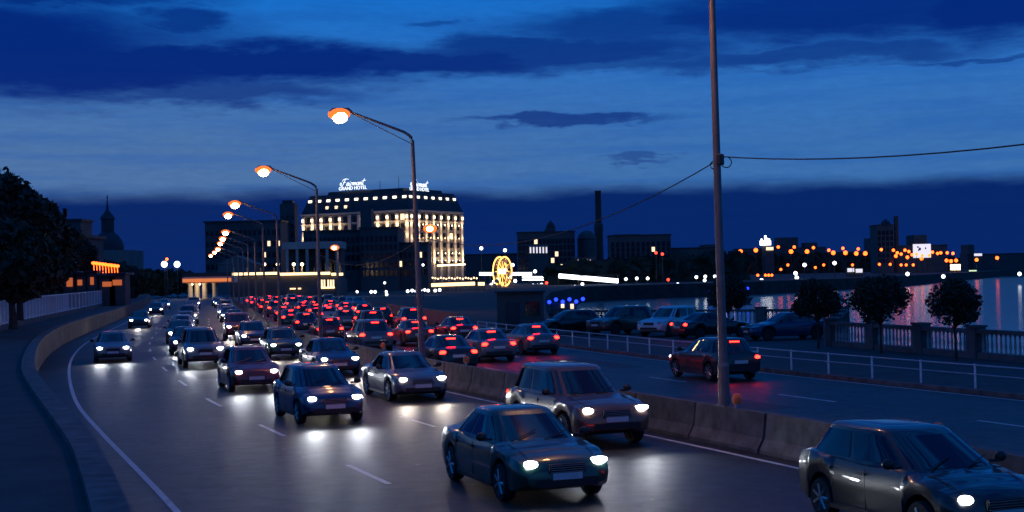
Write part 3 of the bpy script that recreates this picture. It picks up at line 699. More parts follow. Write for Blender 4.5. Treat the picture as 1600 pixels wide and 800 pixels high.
# the hotel: a mansard-roofed block seen on its corner
HD = 540; hc = at(641, 430, HD); ht = empty('grand_hotel', (hc.x, HD, 0), 0); tag(ht, 'large floodlit hotel block with dark mansard roof and rooftop signs', 'hotel')
YA = R(30); ex = Vector((-math.cos(YA), math.sin(YA), 0)); ey = Vector((math.sin(YA) , math.cos(YA), 0))  # along the front (to the left), along the side (to the right)
K = HD / F
LF, LS = 172 * K / math.cos(YA) * 1.06, 71 * K / math.sin(YA) * 1.1
ZC, ZR, ZB = at(641, 330, HD).z, at(641, 297, HD).z, 0.
def hp3(a, b, z): return ex * a + ey * b + Vector((0, 0, z))
def hbox(mb, a0, a1, b0, b1, z0, z1, ins=0.):
    vs = [hp3(a, b, z0) for a, b in ((a0, b0), (a1, b0), (a1, b1), (a0, b1))] + [hp3(a, b, z1) for a, b in ((a0 + ins, b0 + ins), (a1 - ins, b0 + ins), (a1 - ins, b1 - ins), (a0 + ins, b1 - ins))]
    return mb.add(vs, [(0, 3, 2, 1), (4, 5, 6, 7), (0, 1, 5, 4), (1, 2, 6, 5), (2, 3, 7, 6), (3, 0, 4, 7)])
hbox(MB(), 0, LF, 0, LS, 0, ZC).build('wall', bldg_mid, ht)
hbox(MB(), -.6, LF + .6, -.6, LS + .6, ZC, ZC + .7).build('cornice', bldg_pale, ht)
Z2 = ZC - 3.6
hbox(MB(), -.45, LF + .45, -.45, LS + .45, Z2 - .25, Z2 + .25).build('string_course', bldg_pale, ht)
roof = hbox(MB(), -.3, LF + .3, -.3, LS + .3, ZC + .7, ZR, 2.6).build('roof', roofm, ht)
hbox(MB(), 6, LF - 9, 5, LS - 5, ZR, ZR + 1.4, .3).build('roof_storey', roofm, roof)
def hwin(name, a, b, z, w, h, m, side, out=.12, par=None):
    d = ey if side else ex; c = hp3(a, b, z) - (ex if side else ey) * out; mb = MB(); nrm = (ex if side else ey) * .15
    vs = [c + d * (sx * w / 2) + Vector((0, 0, sz * h / 2)) + nrm * k for k in (-1, 1) for sx, sz in ((-1, -1), (1, -1), (1, 1), (-1, 1))]
    return mb.add(vs, [(0, 3, 2, 1), (4, 5, 6, 7), (0, 1, 5, 4), (1, 2, 6, 5), (2, 3, 7, 6), (3, 0, 4, 7)]).build(name, m, par or ht)
pil = mat('pale_pilaster', (.55, .48, .40), .8, 0, .1, .5)
E_DORM = emit('dormer_light', (1.0, .86, .60), 2.6); E_BULB = emit('wall_lantern', (1.0, .74, .42), 3.5)
NFRONT, NSIDE = 11, 7
def hlight(a, b, z, e, side):
    c = hp3(a, b, z) - (ex if side else ey) * 1.5 + Vector((0, 0, 0)); l = bpy.data.lights.new('facade_light', 'POINT'); l.energy = e; l.color = (1, .70, .40); l.shadow_soft_size = .3
    o = bpy.data.objects.new('facade_light', l); COL.objects.link(o); o.parent = ht; o.location = c
for side, n, L in ((0, NFRONT, LF), (1, NSIDE, LS)):
    for i in range(n + 1):
        q = (i + .15) * L / (n + .3); a, b = (q, 0) if not side else (0, q)
        dark = (not side and i in (5, 6))
        hwin('pilaster', a, b, ZC / 2 - .2, 1.3, ZC - .5, pil, side, .35)
        if not dark:
            hwin('wall_lantern', a, b, ZC - 1.9, .9, 1.1, E_BULB, side, .75)
            for z, e in (((ZC - 4.8, 330), (ZC - 9, 200)) if not side else ((ZC - 4.8, 300), (ZC - 10, 200), (ZC - 16, 260), (2.4 + 8, 480))): hlight(a, b, z, e, side)
    for i in range(n):
        q = (i + .65) * L / (n + .3); a, b = (q, 0) if not side else (0, q); dk = (not side and i in (5,))
        r = 1.6 ; aa, bb = (q, 1.75) if not side else (1.75, q)
        hwin('dormer_window', aa, bb, ZR - 2.3, 1.7 if not side else 1.7, .95, E_DORM, side, .35, roof)
        if not side and i in (6, 7, 8): hwin('attic_window', q, .8, ZC + 2.6, 1.3, 1.9, E_WIN, side, .35, roof)
        for fl in range(6):
            z = ZC - 2.0 - fl * 3.6
            if z > 3: hwin('window', a, b, z, 1.7, 2.2, E_WIN if (i * 7 + fl * 5 + side) % 23 == 0 else pane_dk, side, .10)
for k in range(3): MB().tube([hp3(10 + k * 9, 8, ZR), hp3(10 + k * 9, 8, ZR + 6 - k)], .10, 5).build('antenna', dark_steel, roof)
# roof signs
def text_mesh(s, size, shear, m, ext=.12, off=0.):
    c = bpy.data.curves.new('sign_text', 'FONT'); c.body = s; c.size = size; c.shear = shear; c.extrude = ext; c.offset = off; c.align_x = 'CENTER'
    o = bpy.data.objects.new('tmp', c); COL.objects.link(o); dg = bpy.context.evaluated_depsgraph_get(); me = bpy.data.meshes.new_from_object(o.evaluated_get(dg)); bpy.data.objects.remove(o); me.materials.clear(); me.materials.append(m); return me
def stroke_word(u, D):                # the flowing script word, drawn as bent tubes in sign units
    S = {'F': [[(.0, .1), (.05, -.05), (.2, 0), (.38, .35), (.6, 1.0), (.9, 1.12)], [(.1, .72), (.2, 1.0), (.5, 1.1), (.9, 1.12), (1.25, 1.02)], [(.28, .52), (.5, .56), (.75, .58)], [(-.25, .5), (-.32, .25), (-.15, .1), (.0, .3), (-.1, .55), (-.25, .5)]],
         'a': [[(.42, .45), (.2, .5), (.02, .2), (.12, 0), (.3, .1), (.45, .48), (.4, .1), (.5, .02), (.62, .1)]], 'i': [[(.05, .45), (.0, .1), (.1, .02), (.22, .1)], [(.12, .66), (.15, .70)]],
         'r': [[(.05, .0), (.12, .45), (.2, .5), (.35, .45)]], 'm': [[(0, 0), (.1, .45), (.25, .48), (.28, .02)], [(.28, .25), (.42, .48), (.52, .42), (.5, .02)], [(.5, .25), (.64, .48), (.75, .4), (.72, .08), (.85, .06)]],
         'o': [[(.25, .48), (.05, .35), (.03, .1), (.2, 0), (.4, .15), (.42, .4), (.25, .48), (.5, .42)]], 'n': [[(0, 0), (.1, .45), (.22, .48), (.24, .02)], [(.24, .25), (.4, .48), (.5, .4), (.47, .08), (.6, .06)]], 't': [[(.35, 1.0), (.1, .2), (.15, .02), (.35, .1)], [(-.1, .62), (.3, .66), (.65, .72)]]}
    adv = {'F': .95, 'a': .58, 'i': .24, 'r': .36, 'm': .86, 'o': .48, 'n': .58, 't': .4}
    m = MB(); x = 0
    for ch in 'Fairmont':
        for st in S[ch]:
            pts = []
            for i in range(len(st) - 1):
                for k in range(3): t = k / 3; pts.append((x + st[i][0] + (st[i + 1][0] - st[i][0]) * t + .22 * (st[i][1] + (st[i + 1][1] - st[i][1]) * t), 0, st[i][1] + (st[i + 1][1] - st[i][1]) * t))
            pts.append((x + st[-1][0] + .22 * st[-1][1], 0, st[-1][1])); m.tube([(p[0] - 2.25, p[1], p[2]) for p in pts], .045, 5)
        x += adv[ch]
    return m
def roof_sign(label, a, b, side, wid, zb):
    t = empty('roof_sign', Vector(ht.location) + hp3(a, b, zb)); d = ey if side else -ex; t.rotation_euler = (0, 0, math.atan2(d.y, d.x)); tag(t, label, 'sign', 'rooftop signs of the hotel')
    s = wid / 4.6; w = stroke_word(0, 0).build('script_word', E_SIGN, t); w.scale = (s, s, s); w.location = (0, -.3, 2.0)
    c = link('capital_word', text_mesh('GRAND HOTEL', 1.9 * wid / 11, 0, E_SIGN, .06, .012), t); c.rotation_euler = (PI / 2, 0, 0); c.location = (0, -.3, .35)
    fr = MB()
    for k in range(-3, 4): fr.box((k * wid / 6.5, 0, .8), (.10, .10, 3.4))
    fr.box((0, 0, .1), (wid, .10, .12)).box((0, 0, 1.85), (wid, .10, .10)); fr.build('sign_frame', dark_steel, t)
ZS = ZR + 1.0
roof_sign('white glowing script sign above the hotel front roof', LF * .565, 4.0, 0, 11.4, ZS + .4); roof_sign('white glowing script sign above the hotel side roof', 4.0, LS * .34, 1, 11.4, ZR + .1)

# dark waterfront blocks before the hotel
t = bldg('river_terminal', 'long dark stepped building in front of the hotel', 560, 430)
e1 = block(t, 'wing', 474, 562, 362, 432, 22, bldg_dark, roof=roofm); e2 = block(t, 'tower_block', 562, 621, 357, 428, 26, bldg_dark, roof=roofm); e3 = block(t, 'wing', 621, 668, 381, 434, 20, bldg_dark, roof=roofm); block(t, 'rooftop_storey', 563, 580, 326, 446, 8, bldg_dark)
windows(t, e1, 432, 12, 4, 6, 17, 1.0, 1.8, lit=0, seed=3); windows(t, e2, 428, 8, 5, 4, 17, .9, 1.8, lit=0, seed=4); windows(t, e3, 434, 6, 3, 4, 12, 1.0, 1.7, lit=.04, seed=5)
t = bldg('colonnade_pavilion', 'pale pavilion with square columns left of the dark terminal', 490, 395)
e = block(t, 'back_wall', 447, 532, 386, 399, 10, bldg_dark, 4); a, b = at(443, 379, 395), at(534, 388, 395)
MB().box(((a.x + b.x) / 2 - t.location.x, 4, (a.z + b.z) / 2), (b.x - a.x, 14, a.z - b.z)).build('flat_roof', bldg_pale, t)
for i in range(6):
    p = at(451 + i * 15.5, 400, 395); MB().box((p.x - t.location.x, -2.4, (b.z + 4) / 2), (.75, .75, b.z - 4)).build('column', bldg_pale, t)
MB().box(((a.x + b.x) / 2 - t.location.x, 4, 2), (b.x - a.x, 15, 4)).build('podium', bldg_dark, t)
windows(t, e, 399, 10, 1, 5, 10, 1.3, 3.6, lit=0, seed=8)
t = bldg('tower_block', 'slim dark tower left of the hotel', 448, 470); e = block(t, 'wall', 437, 460, 318, 470, 8, bldg_dark); block(t, 'lift_house', 441, 457, 313, 472, 5, roofm, 20); windows(t, e, 470, 3, 8, 3, 26, .7, 1.3, lit=0)
t = bldg('slab_block', 'wide dark flat-roofed block behind the street lamps', 380, 450); e = block(t, 'wall', 320, 438, 347, 452, 18, bldg_dark, roof=roofm); windows(t, e, 452, 16, 5, 3, 21, .9, 1.6, lit=.03, seed=6)
t = bldg('gabled_hall', 'low gabled hall with pale gable beneath the slab block', 368, 420); e = block(t, 'wall', 340, 398, 413, 424, 12, bldg_mid)
a, b, c = at(338, 413, 423.8), at(368, 399, 423.8), at(400, 413, 423.8)
MB().add([(p.x - t.location.x, p.y - 420 + dy, p.z) for dy in (0, 13) for p in (a, b, c)], [(0, 1, 2), (5, 4, 3), (0, 3, 4, 1), (1, 4, 5, 2), (2, 5, 3, 0)]).build('roof', bldg_mid, t); windows(t, e, 424, 5, 1, 3, 7, 1.2, 2.2)
# the terrace viaduct with its lit cornice, and the orange-lit overpass
t = bldg('terrace_viaduct', 'long low terrace with a bright yellow light strip along its edge', 445, 334); block(t, 'wall', 360, 530, 431, 334, 12, bldg_dark); a, b = at(360, 428.5, 333.6), at(531, 427.5, 333.6)
for k, (u0, u1) in enumerate(((360, 437), (438, 516), (518, 525), (529, 536))):
    a, b = at(u0, 428.5, 333.5), at(u1, 428.5, 333.5); MB().box(((a.x + b.x) / 2 - t.location.x, -.6, a.z), (b.x - a.x, .25, .62)).build('glow_strip', E_STRIP, t)
for i in range(9):
    a = at(364 + i * 21, 425, 334); MB().box((a.x - t.location.x, 1, a.z + .3), (.16, .16, 1.4)).build('parapet_post', bldg_mid, t)
for u in (413, 434, 459, 472):
    q = at(u, 413, 340); w = empty('terrace_lamp', (q.x, 340, at(u, 430, 340).z)); tag(w, 'warm terrace lamp on a short post, %s from the left above the light strip' % ORD[(413, 434, 459, 472).index(u)], 'lamp', 'terrace lamps')
    MB().tube([(0, 0, 0), (0, 0, q.z - w.location.z)], .07, 6).build('post', bldg_pale, w); MB().ball((0, 0, q.z - w.location.z), .42, 10).build('globe', E_WM, w, 60)
    l = bpy.data.lights.new('terrace_light', 'POINT'); l.energy = 260; l.color = (1, .7, .4); o = bpy.data.objects.new('terrace_light', l); COL.objects.link(o); o.parent = w; o.location = (0, -1, q.z - w.location.z - .6)
t = bldg('road_overpass', 'orange-lit overpass deck on round piers over the far right lanes', 325, 318, 'bridge')
a, b = at(286, 433, 318), at(364, 433, 318); zb = at(325, 442, 318).z
MB().box(((a.x + b.x) / 2 - t.location.x, 3, (a.z + zb) / 2), (b.x - a.x, 8, a.z - zb)).build('deck', bldg_pale, t)
MB().box(((a.x + b.x) / 2 - t.location.x, -1.25, (zb + a.z) / 2 - .1), (b.x - a.x - .4, .3, .75)).build('glow_strip', E_ORS, t)  # orange lighting of the deck, put into a dim glowing band on its face
for u in (297, 308, 320, 336): p = at(u, 450, 320); MB().lathe([(.7, 0), (.6, .3), (.6, zb - .3), (.8, zb - .01)], (p.x - t.location.x, 2, 0), 10).build('pier', bldg_pale, t, 40)
MB().box(((a.x + b.x) / 2 - t.location.x, -.85, a.z + .45), (b.x - a.x, .12, .9)).build('parapet', dark_steel, t)
for u in (301, 313): p = at(u, 444, 318); MB().ball((p.x - t.location.x, -.4, zb - .25), .22, 8).build('soffit_lamp', E_WM, t)
l = bpy.data.lights.new('soffit_light', 'POINT'); l.energy = 500; l.color = (1, .72, .42); o = bpy.data.objects.new('soffit_light', l); COL.objects.link(o); p = at(306, 448, 316); o.location = (p.x, 317, 2.9); o.parent = t; o.matrix_parent_inverse = Matrix.Translation(-t.location)

# the left bank: church, houses, kiosks
t = bldg('domed_church', 'dark domed church with a tall spire at the far left', 173, 400, 'church'); e = block(t, 'nave', 146, 201, 391, 402, 16, bldg_mid)
windows(t, e, 402, 5, 1, 4, 9, 1.0, 3.2)
c = at(172, 391, 410); zz = lambda v: at(172, v, 410).z; k = 410 / F
MB().lathe([(24 * k, zz(392)), (24 * k, zz(385)), (22 * k, zz(377)), (17 * k, zz(369)), (11 * k, zz(364)), (9 * k, zz(362))], (c.x - t.location.x, 8, 0), 20).build('dome', roofm, t, 50)
MB().lathe([(10 * k, zz(363)), (10 * k, zz(344)), (11.5 * k, zz(343)), (11 * k, zz(340)), (8 * k, zz(336)), (4 * k, zz(331)), (2 * k, zz(328)), (1.0 * k, zz(318)), (.5 * k, zz(305))], (c.x - t.location.x, 8, 0), 14).build('spire', roofm, t, 40)
MB().box((c.x - t.location.x, 8, zz(309)), (3 * k, .15, .2)).build('cross', dark_steel, t)
for u, vt, nm in ((166, 322, 0),): p = at(u, vt, 412); MB().lathe([(1.8 * k, zz(345)), (1.8 * k, zz(332)), (.8 * k, zz(327)), (.3 * k, zz(320))], (p.x - t.location.x, 12, 0), 8).build('turret', roofm, t)
t = bldg('terrace_house', 'dark long house with pilasters behind the railing at left', 60, 150); e = block(t, 'wall', -20, 118, 372, 205, 14, bldg_dark, roof=roofm); windows(t, e, 205, 12, 3, 3, 9.5, .9, 1.5, lit=.0, seed=12)
t = bldg('hill_block', 'dark block with rooftop masts on the left slope', 90, 300); e = block(t, 'wall', 58, 126, 346, 300, 8, bldg_dark, roof=roofm); windows(t, e, 300, 9, 4, 6, 16, .9, 1.4, lit=.0, seed=13)
for u, v in ((73, 330), (85, 318), (88, 318), (101, 326), (103, 327)): p, q = at(u, 347, 305), at(u, v, 305); MB().tube([(p.x - t.location.x, 5, p.z - 1), (p.x - t.location.x, 5, q.z)], .16, 5).box((p.x - t.location.x, 5, q.z - .8), (.7, .3, 1.8)).build('mast', dark_steel, t)
t = bldg('lit_canopy', 'long canopy edged with glowing orange lamps before the church', 166, 190, 'canopy'); a, b = at(144, 424, 190), at(190, 424, 190)
MB().box(((a.x + b.x) / 2 - t.location.x, 2, a.z - .4), (b.x - a.x + 1, 5, .3)).build('roof', bldg_mid, t)
for i in range(5): MB().lathe([(.12, 0), (.12, a.z - .5)], (a.x + (b.x - a.x) * i / 4 - t.location.x, 0, 0), 6).build('post', dark_steel, t)
for i in range(9): p = at(148 + i * 4.6, 411 + i * .6, 190); MB().ball((p.x - t.location.x, -.5, p.z), .27, 10, (1.2, 1, .8)).tube([(p.x - t.location.x, -.5, p.z), (p.x - t.location.x, -.3, a.z - .4)], .05, 4).build('lamp', E_OR, t, 60)
for k, (u0, u1, v0, v1) in enumerate(((104, 113, 434, 448), (121, 128, 437, 446), (141, 146, 433, 445), (160, 174, 440, 448), (176, 190, 437, 446))):
    a, b = at(u0, v1, 170), at(u1, v0, 170); t = bldg('kiosk', 'small roadside kiosk with a dim orange window, %s from the left' % ORD[k], (u0 + u1) / 2, 170, 'kiosk', 'kiosks along the left footway')
    cx = (a.x + b.x) / 2 - t.location.x; w = b.x - a.x
    MB().box((cx, 1.2, b.z / 2 + .3), (w + .8, 2.2, b.z + .6)).build('wall', bldg_dark, t); MB().box((cx, 1.1, b.z + .72), (w + 1.2, 2.8, .2)).build('roof', roofm, t); MB().box((cx, .06, (a.z + b.z) / 2), (w, .12, b.z - a.z)).build('window', emit('kiosk_window', (1, .22, .06), .45), t)
for k, (u, v, m, lab) in enumerate(((257, 413, E_WH, 'white floodlight on the left of the far pair'), (277, 413, E_WH, 'white floodlight on the right of the far pair'), (261, 405, E_OR, 'small orange lamp above the far floodlight pair'), (195, 421, E_WH, 'tiny white lamp beside the orange canopy'), (211, 420, E_WH, 'tiny white lamp near the far end of the road'))):
    q = at(u, v, 330); t = empty('far_floodlight', (q.x, 330, 0)); tag(t, lab, 'lamp'); MB().tube([(0, 0, 0), (0, 0, q.z)], .12, 6).build('mast', dark_steel, t); MB().ball((0, -.2, q.z), .75 if k < 2 else .35, 10).build('lamp', m, t, 60)

# kiosk on the quay, ferris wheel, pontoons
t = bldg('quay_booth', 'plain dark booth at the edge of the quay left of the parked cars', 812, 92, 'booth'); a, b = at(776, 458, 92), at(849, 458, 92)
MB().box(((a.x + b.x) / 2 - t.location.x, 1.4, a.z / 2), (b.x - a.x, 2.6, a.z)).build('wall', bldg_dark, t); MB().box(((a.x + b.x) / 2 - t.location.x, 1.3, a.z + .06), (b.x - a.x + .3, 3, .12)).build('roof', roofm, t); MB().box(((a.x + b.x) / 2 - t.location.x - .5, .07, 1.05), (.9, .08, 2.0)).build('door', roofm, t); MB().box(((a.x + b.x) / 2 - t.location.x + .8, .07, 1.6), (.9, .08, .9)).build('window', pane_dk, t)
WD = 450; wc = at(785, 424, WD); t = empty('ferris_wheel', (wc.x, WD, 0), R(62)); tag(t, 'small ferris wheel outlined in glowing orange tubes', 'ferris wheel'); Rw = 22.5 * WD / F
for yy in (-.9, .9): MB().tube([(Rw * math.cos(2 * PI * i / 36), yy, wc.z + Rw * math.sin(2 * PI * i / 36)) for i in range(37)], .24, 6).build('rim', E_WHEEL, t)
for q in range(12):
    a = q * PI / 6; MB().tube([(0, 0, wc.z), (Rw * math.cos(a), 0, wc.z + Rw * math.sin(a))], .10, 5).build('spoke', E_WHEEL, t)
    MB().lathe([(.3, -1.4), (.7, -1.2), (.75, -.5), (.4, -.1)], ((Rw - .1) * math.cos(a), 0, wc.z + (Rw - .1) * math.sin(a)), 8).build('cabin', bldg_pale, t)
MB().lathe([(.8, -1.3), (.8, 1.3)], (0, 0, wc.z), 12, 'Y').build('hub', E_WM, t)
for sx in (-1, 1):
    for yy in (-1.5, 1.5): MB().tube([(0, yy, wc.z), (sx * 3.4, yy * 1.5, 0)], .2, 6).build('leg', bldg_pale, t)
def light_bar(name, label, u0, v0, u1, v1, D, h, m, cat='light strip', group=None, n=0):
    a, b = at(u0, v0, D), at(u1, v1, D); c = (a + b) / 2; t = empty(name, (c.x, D, 0)); tag(t, label, cat, group)
    MB().tube([a - Vector((c.x, D, 0)), b - Vector((c.x, D, 0))], h / 2, 8).build('light', m, t); MB().box((0, .7, c.z + h / 2 + .2), (abs(b.x - a.x) + 1, 2.4, .2)).build('canopy', bldg_dark, t)
    for k in range(4): x = (k / 3 - .5) * abs(b.x - a.x); MB().tube([(x, 1.2, -4), (x, 1.2, c.z + h / 2 + .1)], .12, 5).build('post', dark_steel, t)
for a in (('pontoon_canopy', 'bright white light strip left of the ferris wheel', 749, 428, 774, 428, 590, 1.3, E_WH), ('pontoon_canopy', 'bright white light strip right of the ferris wheel', 794, 428, 831, 428, 590, 1.3, E_WH), ('pontoon_canopy', 'pair of thin white strips below the ferris wheel, upper one', 816, 433, 857, 433, 560, .6, E_WH),
          ('pontoon_canopy', 'pair of thin white strips below the ferris wheel, lower one', 816, 437, 857, 437, 556, .6, E_WH), ('pontoon_canopy', 'long white light strip over the water right of the ferris wheel', 873, 431, 966, 439, 480, 1.5, E_WH), ('shop_canopy', 'long yellow light strip below the hotel side', 674, 445.5, 742, 443, 350, .85, E_STRIP),
          ('shop_canopy', 'short yellow strip ending the shop canopy below the hotel', 747, 443.5, 757, 443.5, 350, .8, E_STRIP), ('shop_canopy', 'upper warm strip of lights on the steps below the hotel side', 683, 415, 727, 413, 420, .45, E_WM)): light_bar(*a)
def dot_group(name, pts, D, r, m, label, group, cat='lamp', z0=0., pole=True):
    for k, (u, v) in enumerate(sorted(pts)):
        q = at(u, v, D); t = empty(name, (q.x, D, z0)); tag(t, label + ', %s from the left' % ORD[k], cat, group); MB().ball((0, 0, q.z - z0), r, 8).build('globe', m, t, 60)
        if pole: MB().tube([(0, .1, 0), (0, .1, q.z - z0)], .06 + r * .06, 5).build('post', dark_steel, t)
dot_group('promenade_lamp', [(676 + i * 4.3, 434 + (i % 3) * .8) for i in range(17)], 352, .22, emit('bulb_warm', (1, .62, .32), 4), 'tiny warm bulb in the row above the yellow shop canopy', 'warm bulbs above the shop canopy')
dot_group('promenade_lamp', [(637, 455), (644, 454), (650, 455), (657, 454), (663, 453), (669, 454), (680, 454), (687, 453), (580, 456), (586, 456), (603, 456), (604, 460)], 300, .34, E_WH, 'white lamp in the row at the foot of the hotel', 'white lamps at the foot of the hotel')
dot_group('promenade_lamp', [(662, 476), (669, 477), (674, 477), (681, 478), (558, 456), (601, 442), (661, 414)], 240, .22, E_WH, 'small white lamp on the dark quay below the hotel', 'small white quay lamps')
dot_group('fairground_lamp', [(772, 440), (778, 437), (797, 434), (805, 439), (812, 447), (803, 447), (792, 446), (768, 445), (840, 446), (846, 445), (833, 446), (801, 414), (789, 391), (752, 388), (836, 424)], 585, .75, E_WH, 'small white fairground lamp around the ferris wheel', 'fairground lamps')
dot_group('promenade_lamp', [(978, 436), (995, 435), (1012, 435), (1059, 444), (1088, 433), (1102, 432), (1117, 432), (1130, 432), (1101, 438), (898, 448), (910, 444)], 470, .55, E_WH, 'white lamp along the dark middle of the far shore', 'white lamps on the far quay')
dot_group('beacon_light', [(1044, 437), (1025, 395), (1035, 397), (854, 442)], 472, .5, E_RED, 'small red light among the dark far buildings', 'red lights on the far bank')
# lit ticket hall pillars at the far car park
t = bldg('pillar_gate', 'small gate with warmly lit pillars behind the far parked cars', 515, 300, 'gate')
for u in (503, 507, 513, 517, 521): a, b = at(u, 449, 300), at(u, 437, 300); MB().box((a.x - t.location.x, 0, (a.z + b.z) / 2), (.32, .32, b.z - a.z)).build('pillar', E_WIN, t)
a, b = at(499, 449, 300), at(526, 449, 300); MB().box(((a.x + b.x) / 2 - t.location.x, .5, a.z / 2), (b.x - a.x, 1.4, a.z)).build('base', bldg_dark, t); MB().box(((a.x + b.x) / 2 - t.location.x, -.35, a.z - .1), (b.x - a.x - .8, .2, .35)).build('glow_strip', E_STRIP, t)
t = bldg('hall_lamp', 'short white double strip light on the dark terrace wall', 463, 333, 'lamp'); a = at(463, 451, 333); MB().box((a.x - t.location.x - .8, -.3, a.z), (1.3, .2, .3)).box((a.x - t.location.x + .8, -.3, a.z), (.7, .2, .3)).build('tube', E_STRIP, t); MB().box((a.x - t.location.x, -.1, a.z + .2), (2.8, .2, .12)).build('bracket', dark_steel, t)

# industrial skyline
def sil(name, label, parts, D, cat='building', wins=None, seed=1):
    t = bldg(name, label, (parts[0][0] + parts[0][1]) / 2, D, cat)
    for i, (u0, u1, v) in enumerate(parts):
        e = block(t, 'wall' if i == 0 else 'rooftop_storey', u0, u1, v, D + i * 2, 18, bldg_dark, roof=roofm if i == 0 else None)
        if i == 0 and wins: windows(t, e, D, wins[0], wins[1], 6, e[3] - 3, wins[2], wins[2] * 1.5, lit=wins[3], seed=seed)
    return t
t = sil('mill_building', 'dark mill block with a roof turret right of the ferris wheel', [(808, 898, 363), (852, 868, 357)], 720, wins=(14, 5, 1.6, .04), seed=21)
c = at(860, 357, 735); k = 735 / F; MB().lathe([(7 * k, c.z - 1), (7 * k, c.z + .8), (5 * k, c.z + 2.4), (1.5 * k, c.z + 3.4), (.3 * k, c.z + 4.2)], (c.x - t.location.x, 9, 0), 10).build('turret_dome', roofm, t); MB().lathe([(7.4 * k, c.z - 6), (7.4 * k, c.z - 1)], (c.x - t.location.x, 9, 0), 10).build('turret_drum', bldg_dark, t)
t = bldg('lit_arcade', 'row of six glowing white arches on the mill block', 842, 700, 'arcade')
for i in range(6): a, b = at(829 + i * 5, 395.5, 700), at(829 + i * 5, 386, 700); MB().box((a.x - t.location.x, 0, (a.z + b.z) / 2), (.75, .3, b.z - a.z)).build('pillar', E_BOARD, t)
a, b = at(826, 396, 700), at(857, 396, 700); MB().box(((a.x + b.x) / 2 - t.location.x, 1, a.z / 2), (b.x - a.x, 3, a.z)).build('base', bldg_dark, t); MB().box(((a.x + b.x) / 2 - t.location.x, .6, a.z + 3.4), (b.x - a.x, 2, .6)).build('lintel', bldg_pale, t)
t = bldg('brick_chimney', 'tall dark factory chimney with a flared foot', 936, 760, 'chimney'); k = 760 / F; c = at(937, 430, 760); z = lambda v: at(935, v, 760).z
MB().lathe([(7 * k, 0), (6.5 * k, z(362)), (7.2 * k, z(360)), (6.8 * k, z(350)), (5 * k, z(348)), (4.6 * k, z(302)), (5.2 * k, z(301)), (5 * k, z(298))], (c.x - t.location.x, 0, 0), 14).build('stack', brickm, t, 40); MB().lathe([(5.6 * k, z(315)), (5.6 * k, z(313))], (c.x - t.location.x, 0, 0), 14).build('band', dark_steel, t)
t = bldg('round_silo', 'dark domed silo beside the tall factory chimney', 918, 740, 'silo'); k = 740 / F; c = at(918, 430, 740); z = lambda v: at(918, v, 740).z; MB().lathe([(15 * k, 0), (15 * k, z(374)), (13 * k, z(367)), (8 * k, z(362)), (2 * k, z(360))], (c.x - t.location.x, 0, 0), 18).build('drum', bldg_dark, t, 40); MB().lathe([(15.5 * k, z(375)), (15.5 * k, z(373))], (c.x - t.location.x, 0, 0), 18).build('band', roofm, t)
sil('warehouse', 'wide dark warehouse right of the factory chimney', [(953, 1048, 368), (960, 1000, 366)], 690, wins=(12, 5, 1.5, .04), seed=23)
sil('far_block', 'low dark block between the silo and the river', [(715, 808, 398)], 760); sil('far_block', 'low dark block beyond the warehouse behind the tall pole', [(1048, 1122, 388), (1100, 1120, 382)], 700)
t = bldg('pillar_hall', 'dark low hall with thin lit uprights below the chimney', 913, 640, 'building'); e = block(t, 'wall', 896, 932, 402, 642, 10, bldg_dark)
for u in (904, 911, 918, 923): a, b = at(u, 424, 640), at(u, 405, 640); MB().box((a.x - t.location.x, 1.6, (a.z + b.z) / 2), (.4, .2, b.z - a.z)).build('lit_upright', emit('dim_upright', (.8, .7, .6), .35), t)
t = sil('far_tower', 'dark tower with pointed cap on the right skyline', [(1370, 1396, 352)], 900, 'tower', (4, 6, 1.8, 0)); c = at(1384, 352, 909); k = 909 / F; MB().lathe([(8 * k, c.z + .1), (7 * k, c.z + 2), (.3, at(1384, 342, 909).z)], (c.x - t.location.x, 9, 0), 4).build('spire', roofm, t); MB().lathe([(8.4 * k, c.z - 3), (8.4 * k, c.z + .1)], (c.x - t.location.x, 9, 0), 4).build('parapet', roofm, t)
t = bldg('thin_chimney', 'thin dark chimney beside the right skyline tower', 1402, 905, 'chimney'); c = at(1402, 430, 905); MB().lathe([(1.7, 0), (1.4, at(1402, 338, 905).z - 1), (1.7, at(1402, 338, 905).z)], (c.x - t.location.x, 0, 0), 10).build('stack', brickm, t); MB().lathe([(1.65, at(1402, 345, 905).z), (1.65, at(1402, 344, 905).z)], (c.x - t.location.x, 0, 0), 10).build('band', dark_steel, t)
sil('far_block', 'low dark roofed block under the white crown of lights', [(1150, 1290, 388), (1215, 1247, 371), (1258, 1277, 379)], 1300); sil('far_block', 'dark block behind the glowing white panel on the right bank', [(1396, 1480, 384), (1428, 1448, 367)], 905); sil('far_block', 'narrow dark block near the right end of the far shore', [(1512, 1600, 397), (1513, 1522, 382)], 1050); sil('far_block', 'slim dark needle-topped block in the right skyline middle', [(1290, 1372, 394), (1357, 1361, 372)], 1300)
t = bldg('light_crown', 'white glowing crown of lights on a far roof', 1196, 795, 'light sign'); k = 795 / F
for du, v0, v1, w in ((0, 383, 376, 17), (0, 377, 368, 3), (-6, 377, 373, 2), (6, 377, 373, 2), (3, 377, 372, 1.6)): a, b = at(1196 + du, v0, 795), at(1196 + du, v1, 795); MB().box((a.x - t.location.x, 0, (a.z + b.z) / 2), (w * k, .6, b.z - a.z)).build('light_panel', E_WH, t)
a = at(1196, 383, 795); MB().box((a.x - t.location.x, 1.2, a.z / 2), (10 * k, 1, a.z)).build('support', bldg_dark, t)
